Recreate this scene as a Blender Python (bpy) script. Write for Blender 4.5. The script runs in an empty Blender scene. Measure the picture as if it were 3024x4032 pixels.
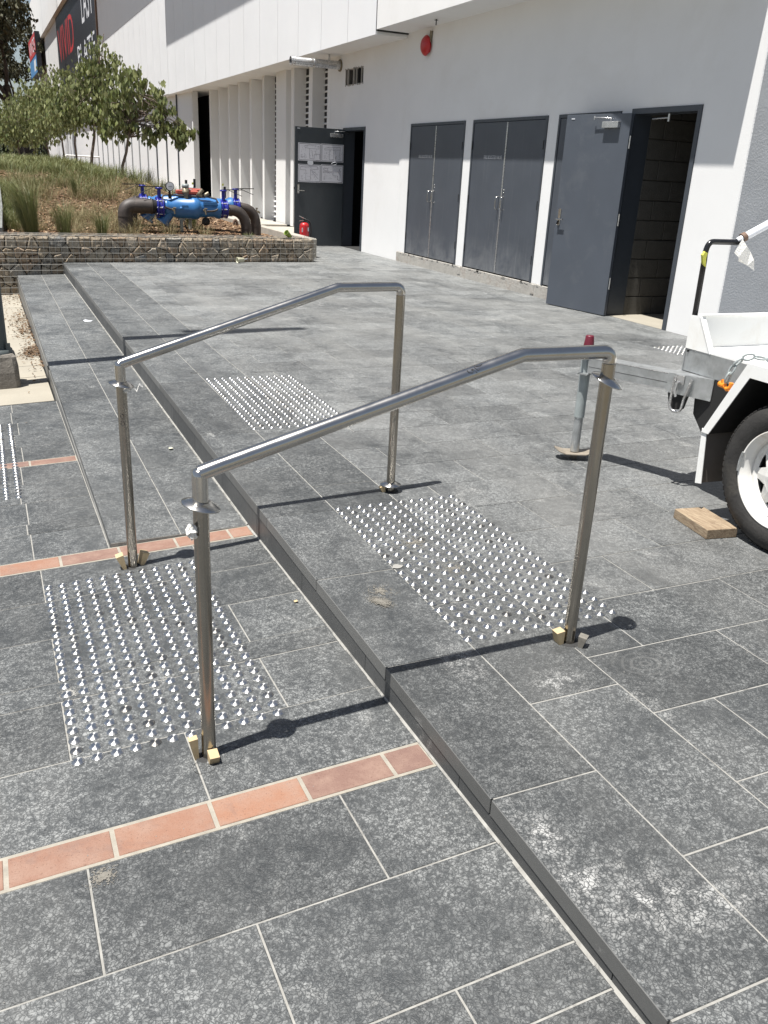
import bpy, math, random
import numpy as np
from mathutils import Vector, Matrix
random.seed(7); rng = np.random.default_rng(7)
scene = bpy.context.scene
COL = scene.collection
R = math.radians

# ---------------------------------------------------------------- camera, sky, sun, exposure
cam_d = bpy.data.cameras.new('camera'); cam = bpy.data.objects.new('camera', cam_d); COL.objects.link(cam)
cam_d.sensor_fit = 'HORIZONTAL'; cam_d.sensor_width = 36; cam_d.lens = 40.04
cam_d.clip_start = 0.05; cam_d.clip_end = 2000
cam.location = (-1.252, -3.161, 1.347); cam.rotation_euler = (R(68.309), R(-2.757), R(-23.863))
scene.camera = cam
SUN_DIR = Vector((0.300, 0.046, -1.0)).normalized()          # way the light travels
SUN_EL = math.asin(-SUN_DIR.z); SUN_AZ = math.atan2(-SUN_DIR.x, -SUN_DIR.y)
w = bpy.data.worlds.new('World'); scene.world = w; w.use_nodes = True
nt = w.node_tree; bg = nt.nodes['Background']
sky = nt.nodes.new('ShaderNodeTexSky'); sky.sky_type = 'NISHITA'; sky.sun_disc = False
sky.sun_elevation = SUN_EL; sky.sun_rotation = SUN_AZ; sky.altitude = 50; sky.air_density = 1.0; sky.dust_density = 1.0
hs = nt.nodes.new('ShaderNodeHueSaturation'); hs.inputs['Saturation'].default_value = 0.72
nt.links.new(sky.outputs[0], hs.inputs['Color']); nt.links.new(hs.outputs[0], bg.inputs[0]); bg.inputs[1].default_value = 0.052
sl = bpy.data.lights.new('sun', 'SUN'); sl.energy = 5.0; sl.angle = R(0.53); sl.color = (1.0, 0.965, 0.91)
so = bpy.data.objects.new('sun', sl); COL.objects.link(so); so.rotation_euler = SUN_DIR.to_track_quat('-Z', 'Y').to_euler(); so.location = (-8, -2, 30)
scene.view_settings.view_transform = 'Standard'; scene.view_settings.look = 'None'
scene.view_settings.gamma = 1; scene.view_settings.use_curve_mapping = False
scene.view_settings.exposure = 0.90
scene.render.engine = 'CYCLES'
scene.cycles.max_bounces = 6

# ---------------------------------------------------------------- node helpers / materials
def mat(name):
    m = bpy.data.materials.new(name); m.use_nodes = True
    n = m.node_tree; b = n.nodes['Principled BSDF']
    return m, n, b
def N(n, t, **k):
    x = n.nodes.new(t)
    for a, v in k.items():
        if a.startswith('i_'): x.inputs[a[2:].replace('_', ' ')].default_value = v
        else: setattr(x, a, v)
    return x
def L(n, a, b): n.links.new(a, b)
def noise(n, scale, detail=4, rough=0.55, vec=None, dist=0.0):
    x = N(n, 'ShaderNodeTexNoise'); x.inputs['Scale'].default_value = scale; x.inputs['Detail'].default_value = detail
    x.inputs['Roughness'].default_value = rough; x.inputs['Distortion'].default_value = dist
    if vec is not None: L(n, vec, x.inputs['Vector'])
    return x.outputs['Fac']
def ramp(n, fac, pts, interp='LINEAR'):
    x = N(n, 'ShaderNodeValToRGB'); x.color_ramp.interpolation = interp
    e = x.color_ramp.elements
    while len(e) < len(pts): e.new(0.5)
    for i, (p, c) in enumerate(pts):
        e[i].position = p; e[i].color = (c, c, c, 1) if not hasattr(c, '__len__') else (*c, 1)
    L(n, fac, x.inputs[0]); return x.outputs[0]
def mix(n, fac, a, b, mode='MIX'):
    x = N(n, 'ShaderNodeMix', data_type='RGBA', blend_type=mode)
    for s, v in ((0, fac), (6, a), (7, b)):
        if hasattr(v, 'is_linked') or isinstance(v, bpy.types.NodeSocket): L(n, v, x.inputs[s])
        elif s == 0: x.inputs[0].default_value = v
        else: x.inputs[s].default_value = (*v, 1) if len(v) == 3 else v
    return x.outputs[2]
def mth(n, op, a, b=0.0):
    x = N(n, 'ShaderNodeMath', operation=op)
    for i, v in enumerate((a, b)):
        if isinstance(v, bpy.types.NodeSocket): L(n, v, x.inputs[i])
        else: x.inputs[i].default_value = v
    return x.outputs[0]
def bump(n, b, h, strength=0.3, dist=0.01, after=None):
    x = N(n, 'ShaderNodeBump'); x.inputs['Strength'].default_value = strength; x.inputs['Distance'].default_value = dist
    L(n, h, x.inputs['Height'])
    if after is not None: L(n, after, x.inputs['Normal'])
    L(n, x.outputs[0], b.inputs['Normal']); return x.outputs[0]
def pos(n): return N(n, 'ShaderNodeNewGeometry').outputs['Position']
def scaled(n, v, s):
    x = N(n, 'ShaderNodeVectorMath', operation='MULTIPLY'); L(n, v, x.inputs[0]); x.inputs[1].default_value = s; return x.outputs[0]

def simple(name, col, rough=0.5, metal=0.0, var=0.12, nscale=6.0, bmp=0.0, bscale=60.0, spec=0.5, dirt=None, dirt_amt=0.4, dscale=3.0):
    m, n, b = mat(name); p = pos(n)
    f = noise(n, nscale, 5, 0.6, p)
    lo = tuple(c * (1 - var) for c in col); hi = tuple(min(1, c * (1 + var)) for c in col)
    c = mix(n, ramp(n, f, [(0.3, 0), (0.7, 1)]), lo, hi)
    if dirt:
        d = ramp(n, noise(n, dscale, 7, 0.68, p, 0.4), [(0.52, 0), (0.7, 1)])
        c = mix(n, mth(n, 'MULTIPLY', d, dirt_amt), c, dirt)
    L(n, c, b.inputs['Base Color'])
    b.inputs['Metallic'].default_value = metal; b.inputs['Specular IOR Level'].default_value = spec
    r = ramp(n, noise(n, nscale * 2.3, 5, 0.6, p), [(0.3, max(0, rough - 0.08)), (0.7, min(1, rough + 0.08))])
    L(n, r, b.inputs['Roughness'])
    if bmp: bump(n, b, noise(n, bscale, 6, 0.6, p), bmp, 0.01)
    return m

def tile_mat(name, base, pale, honed=False, dusty=0.0):
    m, n, b = mat(name); p = pos(n)
    oi = N(n, 'ShaderNodeObjectInfo').outputs['Random']
    off = N(n, 'ShaderNodeVectorMath', operation='ADD'); cmb = N(n, 'ShaderNodeCombineXYZ')
    L(n, mth(n, 'MULTIPLY', oi, 30.0), cmb.inputs[0]); L(n, mth(n, 'MULTIPLY', oi, 17.0), cmb.inputs[1])
    L(n, p, off.inputs[0]); L(n, cmb.outputs[0], off.inputs[1]); q = off.outputs[0]
    big = noise(n, 2.1, 6, 0.65, p, 0.6)                      # broad dusty areas run across tiles
    med = noise(n, 7.0, 6, 0.7, q, 0.8)
    fine = noise(n, 62.0, 6, 0.80, q, 0.5)
    vor = N(n, 'ShaderNodeTexVoronoi', feature='DISTANCE_TO_EDGE'); vor.inputs['Scale'].default_value = 100.0
    wob = N(n, 'ShaderNodeVectorMath', operation='ADD'); nn = N(n, 'ShaderNodeTexNoise'); nn.inputs['Scale'].default_value = 40; nn.inputs['Detail'].default_value = 3
    L(n, q, nn.inputs['Vector']); sc = scaled(n, nn.outputs['Color'], (0.03, 0.03, 0.03)); L(n, q, wob.inputs[0]); L(n, sc, wob.inputs[1]); L(n, wob.outputs[0], vor.inputs['Vector'])
    flake = ramp(n, vor.outputs['Distance'], [(0.02, 0.0), (0.16, 1.0)])
    amt = mth(n, 'ADD', mth(n, 'ADD', mth(n, 'MULTIPLY', med, 0.45), mth(n, 'MULTIPLY', big, 0.55)), mth(n, 'MULTIPLY', noise(n, 22.0, 5, 0.7, q, 0.3), 0.35))
    amt = ramp(n, amt, [(0.56 - 0.03 * dusty, 0.12), (0.80 - 0.03 * dusty, 1.0)])
    if honed:
        f = mth(n, 'MULTIPLY', ramp(n, fine, [(0.35, 0), (0.7, 1)]), 0.25)
    else:
        sp = mth(n, 'MULTIPLY', flake, ramp(n, fine, [(0.43, 0.0), (0.57, 1.0)]))
        f = mth(n, 'ADD', mth(n, 'MULTIPLY', sp, mth(n, 'MULTIPLY', amt, 1.15)), mth(n, 'MULTIPLY', amt, 0.10 + 0.12 * dusty))
        pit = ramp(n, noise(n, 130.0, 5, 0.75, q, 0.4), [(0.34, 0.55), (0.48, 1.0)])
    c = mix(n, f, base, pale)
    if not honed: c = mix(n, 1.0, c, pit, 'MULTIPLY')
    # per-tile tone
    t = ramp(n, oi, [(0.0, 0.80), (1.0, 1.18)])
    c = mix(n, 1.0, c, t, 'MULTIPLY')
    # sparse efflorescence, dust rubbed in streaks
    def near(cx, cy, r0, r1, sx=1.0, sy=1.0):
        v = N(n, 'ShaderNodeVectorMath', operation='SUBTRACT'); L(n, p, v.inputs[0]); v.inputs[1].default_value = (cx, cy, 0)
        v2 = N(n, 'ShaderNodeVectorMath', operation='LENGTH'); L(n, scaled(n, v.outputs[0], (sx, sy, 0.0)), v2.inputs[0])
        return v2.outputs['Value'], ramp(n, v2.outputs['Value'], [(r0, 1), (r1, 0)])
    if not honed:
        for cx, cy, rr_ in ((0.44, -1.46, .15), (0.35, -1.10, .09)):          # trowel swirls rubbed into the stone
            dd, mk = near(cx, cy, rr_ * .3, rr_, 1.0, 1.3)
            wv_ = mth(n, 'SINE', mth(n, 'ADD', mth(n, 'MULTIPLY', dd, 210.0), mth(n, 'MULTIPLY', noise(n, 9.0, 3, 0.5, p), 9.0)))
            c = mix(n, mth(n, 'MULTIPLY', mth(n, 'MULTIPLY', mk, 0.34), ramp(n, wv_, [(0.2, 0.15), (0.9, 1.0)])), c, (0.16, 0.16, 0.155))
        crust = None
        for cx, cy, sx, sy in ((-0.27, -1.98, 3.4, 1.4), (-0.27, -2.10, 2.2, 2.0), (-0.17, -2.20, 1.3, 3.0), (-0.05, -2.24, 1.1, 3.0), (-0.09, -1.27, 3.0, 1.8), (0.13, -1.46, 2.0, 2.6)):
            dd, mk = near(cx, cy, 0.05, 0.24, sx, sy)
            crust = mk if crust is None else mth(n, 'MAXIMUM', crust, mk)
        crust = mth(n, 'MULTIPLY', crust, mth(n, 'MULTIPLY', ramp(n, noise(n, 26, 7, 0.75, p, 0.5), [(0.46, 0), (0.60, 1)]), flake))
        c = mix(n, mth(n, 'MULTIPLY', crust, 0.9), c, (0.37, 0.37, 0.36))
    ef = mth(n, 'MULTIPLY', ramp(n, noise(n, 2.6, 8, 0.78, p, 1.1), [(0.60 - 0.03 * dusty, 0), (0.70, 1)]), mth(n, 'MULTIPLY', flake, 0.55))
    c = mix(n, ef, c, (0.40, 0.40, 0.385))
    st = mth(n, 'MULTIPLY', ramp(n, noise(n, 1.0, 7, 0.7, scaled(n, p, (1.6, 0.55, 1)), 0.5), [(0.47 - 0.05 * dusty, 0), (0.66, 1)]), 0.22 + 0.22 * dusty)
    c = mix(n, st, c, (0.165, 0.165, 0.158))
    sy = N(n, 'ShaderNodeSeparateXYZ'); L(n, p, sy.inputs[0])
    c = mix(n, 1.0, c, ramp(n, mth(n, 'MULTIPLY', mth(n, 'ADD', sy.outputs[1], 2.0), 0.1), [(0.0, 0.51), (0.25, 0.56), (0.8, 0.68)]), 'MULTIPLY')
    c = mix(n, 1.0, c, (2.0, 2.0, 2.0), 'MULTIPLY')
    L(n, c, b.inputs['Base Color'])
    L(n, ramp(n, med, [(0.3, 0.42), (0.7, 0.62)]), b.inputs['Roughness'])
    b.inputs['Specular IOR Level'].default_value = 0.45
    h = mth(n, 'ADD', mth(n, 'MULTIPLY', fine, 1.0), mth(n, 'MULTIPLY', flake, 0.25))
    bump(n, b, h, 0.10 if honed else 0.55, 0.003)
    return m

M = {}
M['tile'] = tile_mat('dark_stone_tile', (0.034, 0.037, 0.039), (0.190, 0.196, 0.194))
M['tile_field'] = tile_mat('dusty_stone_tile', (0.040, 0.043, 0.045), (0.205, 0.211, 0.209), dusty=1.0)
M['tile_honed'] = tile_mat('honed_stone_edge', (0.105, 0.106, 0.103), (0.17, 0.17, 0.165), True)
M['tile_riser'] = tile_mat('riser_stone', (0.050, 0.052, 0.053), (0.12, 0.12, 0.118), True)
M['grout'] = None
def grout_mat():
    m, n, b = mat('pale_grout'); p = pos(n)
    c = mix(n, ramp(n, noise(n, 40, 5, 0.6, p), [(0.3, 0), (0.7, 1)]), (0.20, 0.195, 0.18), (0.30, 0.295, 0.275))
    c = mix(n, ramp(n, noise(n, 3.2, 6, 0.75, p, 0.6), [(0.58, 0), (0.66, 0.6)]), c, (0.08, 0.079, 0.075))
    L(n, c, b.inputs['Base Color']); b.inputs['Roughness'].default_value = 0.9; return m
M['grout'] = grout_mat()
M['grout_tan'] = simple('tan_grout', (0.27, 0.25, 0.21), 0.9, var=0.15, nscale=30, bmp=0.3, bscale=200)
def brick_mat():
    m, n, b = mat('terracotta_brick'); p = pos(n); oi = N(n, 'ShaderNodeObjectInfo').outputs['Random']
    c = mix(n, oi, (0.265, 0.135, 0.085), (0.155, 0.094, 0.078))
    c = mix(n, ramp(n, noise(n, 12, 7, 0.7, p), [(0.4, 0), (0.66, 0.7)]), c, (0.265, 0.178, 0.138))
    c = mix(n, ramp(n, noise(n, 5, 7, 0.75, p, 1.0), [(0.54, 0), (0.66, 0.5)]), c, (0.15, 0.10, 0.085))
    c = mix(n, ramp(n, noise(n, 240, 3, 0.6, p), [(0.60, 0), (0.7, 0.7)]), c, (0.10, 0.05, 0.035))
    L(n, c, b.inputs['Base Color']); b.inputs['Roughness'].default_value = 0.8
    bump(n, b, noise(n, 160, 6, 0.7, p), 0.5, 0.004); return m
M['brick'] = brick_mat()
M['white'] = simple('white_render', (0.74, 0.74, 0.735), 0.75, var=0.025, nscale=1.5, bmp=0.12, bscale=120, dirt=(0.60, 0.58, 0.54), dirt_amt=0.25, dscale=0.9)
M['white_panel'] = simple('white_cladding', (0.76, 0.765, 0.775), 0.45, var=0.02, nscale=1.0)
M['stucco'] = simple('rough_stucco', (0.62, 0.625, 0.63), 0.9, var=0.06, nscale=3, bmp=0.5, bscale=60)
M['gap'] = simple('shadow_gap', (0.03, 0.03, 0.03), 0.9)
M['door'] = simple('slate_door_paint', (0.070, 0.081, 0.100), 0.38, var=0.06, nscale=2.0, dirt=(0.15, 0.16, 0.17), dirt_amt=0.28, dscale=2.6)
M['door_dark'] = simple('dark_door_paint', (0.032, 0.039, 0.045), 0.4, var=0.05, nscale=2.0)
M['frame'] = simple('door_frame_paint', (0.05, 0.058, 0.07), 0.4, var=0.05)
def cab_mat():
    m, n, b = mat('weathered_door_paint'); p = pos(n)
    c = mix(n, ramp(n, noise(n, 2.0, 5, 0.6, p), [(0.3, 0), (0.7, 1)]), (0.056, 0.064, 0.078), (0.068, 0.077, 0.093))
    s = noise(n, 1.0, 8, 0.75, scaled(n, p, (1, 26, 1.0)), 0.2)
    sep = N(n, 'ShaderNodeSeparateXYZ'); L(n, p, sep.inputs[0])
    low = ramp(n, mth(n, 'MULTIPLY', sep.outputs[2], 1.0), [(0.18, 1.0), (0.62, 0.0)])
    drip = mth(n, 'MULTIPLY', ramp(n, s, [(0.56, 0), (0.66, 1)]), ramp(n, sep.outputs[2], [(0.3, 1.0), (1.0, 0.25)]))
    dust = mth(n, 'MULTIPLY', low, ramp(n, noise(n, 3.2, 8, 0.7, p, 0.5), [(0.35, 0), (0.7, 0.6)]))
    c = mix(n, mth(n, 'MULTIPLY', drip, 0.4), c, (0.24, 0.25, 0.26)); c = mix(n, dust, c, (0.25, 0.255, 0.26))
    L(n, c, b.inputs['Base Color']); b.inputs['Roughness'].default_value = 0.42; return m
M['cabinet'] = cab_mat()
def steel(name, col, rough, aniso=0.0, dirt=0.0):
    m, n, b = mat(name); p = pos(n)
    c = mix(n, ramp(n, noise(n, 9, 6, 0.65, p), [(0.35, 0), (0.7, 1)]), tuple(x * 0.9 for x in col), col)
    L(n, c, b.inputs['Base Color']); b.inputs['Metallic'].default_value = 1.0
    L(n, ramp(n, noise(n, 14, 6, 0.6, p), [(0.3, rough - 0.04), (0.7, rough + 0.06)]), b.inputs['Roughness'])
    b.inputs['Anisotropic'].default_value = aniso
    if dirt: bump(n, b, noise(n, 300, 3, 0.6, p), dirt, 0.001)
    return m
M['steel'] = steel('brushed_stainless_steel', (0.52, 0.505, 0.48), 0.20, 0.0, 0.0)
M['steel_post'] = steel('ground_tinted_stainless', (0.37, 0.345, 0.305), 0.22, 0.0, 0.0)  # rail's steel made browner; the ground's reflection is put into the colour
def stud_mat():
    m, n, b = mat('turned_steel_stud'); b.inputs['Metallic'].default_value = 1.0
    oi = N(n, 'ShaderNodeObjectInfo').outputs['Random']
    b.inputs['Base Color'].default_value = (0.66, 0.655, 0.64, 1); b.inputs['Roughness'].default_value = 0.34; b.inputs['Anisotropic Rotation'].default_value = 0.25
    b.inputs['Anisotropic'].default_value = 0.85
    L(n, ramp(n, oi, [(0.0, (0.72, 0.715, 0.70)), (0.8, (0.60, 0.595, 0.58)), (1.0, (0.34, 0.325, 0.30))]), b.inputs['Base Color']); L(n, ramp(n, oi, [(0.0, 0.30), (1.0, 0.46)]), b.inputs['Roughness'])
    t = N(n, 'ShaderNodeTangent', direction_type='RADIAL', axis='Z'); L(n, t.outputs[0], b.inputs['Tangent'])
    return m
M['stud'] = stud_mat()
M['galv'] = simple('galvanised_steel', (0.44, 0.455, 0.46), 0.42, metal=0.75, var=0.16, nscale=22, dirt=(0.22, 0.22, 0.21), dirt_amt=0.4, dscale=9)
M['galv_duct'] = simple('galvanised_duct', (0.55, 0.55, 0.55), 0.3, metal=0.85, var=0.15, nscale=18)
M['galv_stone'] = simple('grey_edging_stone', (0.15, 0.155, 0.15), 0.9, var=0.2, nscale=6, bmp=0.3)
M['sand_metal'] = simple('dusty_steel', (0.27, 0.235, 0.19), 0.6, metal=0.3, var=0.2, nscale=20)
M['jack_grey'] = simple('grey_jack_paint', (0.27, 0.30, 0.30), 0.45, var=0.1, nscale=14)
M['concrete'] = simple('beige_concrete', (0.285, 0.262, 0.215), 0.9, var=0.10, nscale=2.5, bmp=0.25, bscale=90, dirt=(0.27, 0.23, 0.17), dirt_amt=0.4, dscale=1.7)
M['concrete_kerb'] = simple('pale_kerb_concrete', (0.36, 0.335, 0.29), 0.9, var=0.10, nscale=3, bmp=0.25, bscale=70, dirt=(0.20, 0.18, 0.15), dirt_amt=0.4, dscale=4)
M['plinth'] = simple('rough_plinth_concrete', (0.36, 0.345, 0.315), 0.92, var=0.14, nscale=7, bmp=0.6, bscale=40, dirt=(0.22, 0.17, 0.14), dirt_amt=0.7, dscale=7)
M['footing'] = simple('grey_footing_concrete', (0.17, 0.155, 0.135), 0.92, var=0.2, nscale=8, bmp=0.6, bscale=40)
M['block'] = simple('grey_concrete_block', (0.085, 0.080, 0.070), 0.95, var=0.15, nscale=9, bmp=0.7, bscale=90)
M['mortar'] = simple('mortar', (0.10, 0.09, 0.075), 0.95)
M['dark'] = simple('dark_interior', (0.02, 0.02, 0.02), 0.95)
M['pole'] = simple('dark_pole_paint', (0.075, 0.088, 0.088), 0.5, var=0.1, nscale=5)
M['white_powder'] = simple('white_powdercoat', (0.76, 0.765, 0.75), 0.4, var=0.03, nscale=4, dirt=(0.55, 0.50, 0.42), dirt_amt=0.25, dscale=8)
M['white_rim'] = simple('white_wheel_paint', (0.70, 0.69, 0.66), 0.35, var=0.03, nscale=6, dirt=(0.42, 0.32, 0.21), dirt_amt=0.4, dscale=8)
M['rubber'] = simple('tyre_rubber', (0.022, 0.021, 0.020), 0.75, var=0.25, nscale=18, bmp=0.3, bscale=80, dirt=(0.06, 0.055, 0.045), dirt_amt=0.5, dscale=6)
M['black'] = simple('black_gloss', (0.012, 0.012, 0.013), 0.25, var=0.2)
M['black_matt'] = simple('black_matt', (0.014, 0.014, 0.014), 0.7, var=0.2)
M['flap_shade'] = simple('mudflap_in_shade', (0.15, 0.135, 0.12), 0.7, var=0.12, nscale=8)  # shade on the flap's near face put into its grey-brown colour
M['red'] = simple('red_enamel', (0.42, 0.015, 0.018), 0.35, var=0.08)
M['red_dark'] = simple('maroon_cap', (0.11, 0.010, 0.022), 0.45, var=0.08)
M['orange'] = simple('orange_shackle', (0.75, 0.24, 0.02), 0.4, var=0.1)
M['timber'] = None
def timber_mat():
    m, n, b = mat('weathered_timber'); p = pos(n)
    g = noise(n, 6, 8, 0.7, scaled(n, p, (14, 1.6, 14)), 1.2)
    c = mix(n, ramp(n, g, [(0.35, 0), (0.65, 1)]), (0.15, 0.10, 0.06), (0.34, 0.27, 0.185))
    c = mix(n, ramp(n, noise(n, 11, 6, 0.7, p), [(0.55, 0), (0.7, 0.6)]), c, (0.10, 0.065, 0.04))
    L(n, c, b.inputs['Base Color']); b.inputs['Roughness'].default_value = 0.85; bump(n, b, g, 0.5, 0.004); return m
M['timber'] = timber_mat()
M['wedge'] = simple('fresh_pine_wedge', (0.42, 0.325, 0.19), 0.7, var=0.12, nscale=30)
M['tissue'] = simple('white_tissue', (0.70, 0.69, 0.66), 0.9, var=0.06, nscale=30, bmp=0.6, bscale=120)
M['pipe'] = simple('dark_pipe', (0.050, 0.041, 0.037), 0.55, var=0.25, nscale=7, dirt=(0.13, 0.10, 0.085), dirt_amt=0.5, dscale=5)
M['blue'] = simple('light_blue_enamel', (0.030, 0.135, 0.34), 0.36, var=0.07, nscale=8)
M['blue_dark'] = simple('navy_enamel', (0.012, 0.018, 0.22), 0.33, var=0.1, nscale=8)
M['red_box'] = simple('faded_red_cover', (0.36, 0.07, 0.045), 0.5, var=0.12, nscale=12)
M['brass'] = simple('bronze_fitting', (0.20, 0.17, 0.12), 0.45, metal=0.5, var=0.2, nscale=20)
M['yellow'] = simple('yellow_tag', (0.50, 0.50, 0.07), 0.6)
M['paper'] = simple('printed_paper', (0.62, 0.62, 0.66), 0.7, var=0.03, nscale=4)
M['ink'] = simple('ink', (0.05, 0.05, 0.07), 0.8)
M['ink_soft'] = simple('soft_ink', (0.12, 0.11, 0.15), 0.8)
M['letter'] = simple('silver_letter', (0.45, 0.46, 0.48), 0.5)
M['sign_black'] = simple('black_sign_vinyl', (0.016, 0.017, 0.024), 0.45, var=0.05)
M['sign_red'] = simple('red_sign_vinyl', (0.42, 0.03, 0.035), 0.5, var=0.05)
M['sign_white'] = simple('white_sign_vinyl', (0.62, 0.64, 0.68), 0.5, var=0.05)
M['sign_blue'] = simple('blue_sign_vinyl', (0.06, 0.20, 0.42), 0.5, var=0.05)
M['timber_trim'] = simple('brown_trim', (0.13, 0.08, 0.055), 0.7)
def mulch_mat():
    m, n, b = mat('bark_mulch'); p = pos(n)
    v = N(n, 'ShaderNodeTexVoronoi'); v.inputs['Scale'].default_value = 28; L(n, scaled(n, p, (1, 1.3, 1)), v.inputs['Vector'])
    c = mix(n, ramp(n, noise(n, 30, 7, 0.75, p, 0.8), [(0.35, 0), (0.65, 1)]), (0.045, 0.024, 0.013), (0.20, 0.118, 0.062))
    c = mix(n, ramp(n, v.outputs['Color'], [(0.55, 0), (0.95, 0.6)]), c, (0.28, 0.19, 0.11))
    L(n, c, b.inputs['Base Color']); b.inputs['Roughness'].default_value = 0.95
    bump(n, b, noise(n, 45, 7, 0.8, p), 1.0, 0.04); return m
M['mulch'] = mulch_mat()
def island_mat(name, cols, rough=0.6, trans=0.0, spec=0.4):
    m, n, b = mat(name); g = N(n, 'ShaderNodeNewGeometry')
    k = len(cols) - 1
    c = ramp(n, g.outputs['Random Per Island'], [(i / k, cols[i]) for i in range(len(cols))])
    L(n, c, b.inputs['Base Color']); b.inputs['Roughness'].default_value = rough; b.inputs['Specular IOR Level'].default_value = spec
    if trans:
        t = N(n, 'ShaderNodeBsdfTranslucent'); L(n, c, t.inputs[0]); mx = N(n, 'ShaderNodeMixShader'); mx.inputs[0].default_value = trans
        L(n, b.outputs[0], mx.inputs[1]); L(n, t.outputs[0], mx.inputs[2]); L(n, mx.outputs[0], n.nodes['Material Output'].inputs[0])
    return m
M['chips'] = island_mat('bark_chip', [(0.06, 0.03, 0.016), (0.16, 0.088, 0.045), (0.27, 0.175, 0.10), (0.09, 0.048, 0.026), (0.40, 0.30, 0.2)], 0.95)
M['leaf'] = island_mat('eucalypt_leaf', [(0.08, 0.105, 0.03), (0.18, 0.205, 0.065), (0.27, 0.285, 0.13), (0.10, 0.13, 0.045), (0.36, 0.38, 0.19)], 0.40, 0.22, 0.5)
M['leaf_far'] = island_mat('far_tree_leaf', [(0.022, 0.028, 0.014), (0.05, 0.05, 0.022), (0.07, 0.066, 0.030), (0.035, 0.036, 0.018)], 0.6, 0.1)
M['leaf_hedge'] = island_mat('hedge_leaf', [(0.02, 0.03, 0.016), (0.045, 0.055, 0.025)], 0.6)
M['grass'] = island_mat('green_grass_blade', [(0.06, 0.085, 0.028), (0.13, 0.15, 0.05), (0.20, 0.20, 0.085), (0.08, 0.11, 0.035)], 0.55, 0.2)
M['straw'] = island_mat('straw_grass_blade', [(0.16, 0.13, 0.065), (0.27, 0.225, 0.12), (0.11, 0.115, 0.05), (0.36, 0.30, 0.17)], 0.7, 0.2)
M['dead_leaf'] = island_mat('dead_leaf', [(0.10, 0.06, 0.035), (0.18, 0.12, 0.07), (0.07, 0.045, 0.03)], 0.9)
M['bark'] = simple('sapling_bark', (0.16, 0.125, 0.10), 0.85, var=0.3, nscale=14, bmp=0.5, bscale=60)
M['bark_dark'] = simple('dark_bark', (0.035, 0.027, 0.022), 0.9, var=0.4, nscale=3, bmp=0.5, bscale=15)
def stone_mat():
    m, n, b = mat('gabion_stone'); p = pos(n); oi = N(n, 'ShaderNodeObjectInfo').outputs['Random']
    c = ramp(n, oi, [(0.0, (0.17, 0.14, 0.11)), (0.3, (0.30, 0.24, 0.17)), (0.5, (0.23, 0.15, 0.095)), (0.72, (0.36, 0.32, 0.26)), (0.9, (0.14, 0.15, 0.16)), (1.0, (0.42, 0.34, 0.24))])
    c = mix(n, ramp(n, noise(n, 14, 8, 0.75, p, 0.6), [(0.4, 0), (0.72, 0.8)]), c, (0.42, 0.36, 0.27))
    c = mix(n, ramp(n, noise(n, 22, 8, 0.7, p), [(0.5, 0), (0.65, 0.6)]), c, (0.075, 0.06, 0.048))
    L(n, c, b.inputs['Base Color']); b.inputs['Roughness'].default_value = 0.9
    bump(n, b, noise(n, 35, 8, 0.75, p), 0.8, 0.02); return m
M['stone'] = stone_mat()
M['wire'] = simple('galvanised_wire', (0.42, 0.41, 0.38), 0.5, metal=0.6, var=0.1)
M['earth'] = simple('far_ground', (0.12, 0.105, 0.075), 0.95, var=0.2, nscale=0.5)
M['railing_white'] = simple('white_railing_paint', (0.72, 0.72, 0.70), 0.5)
M['green_cup'] = simple('green_paper_cup', (0.22, 0.30, 0.06), 0.5)
M['cup'] = simple('cream_paper_cup', (0.62, 0.60, 0.45), 0.5)
M['sand'] = simple('sandy_smear', (0.155, 0.145, 0.125), 0.95, var=0.2, nscale=60)

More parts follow.
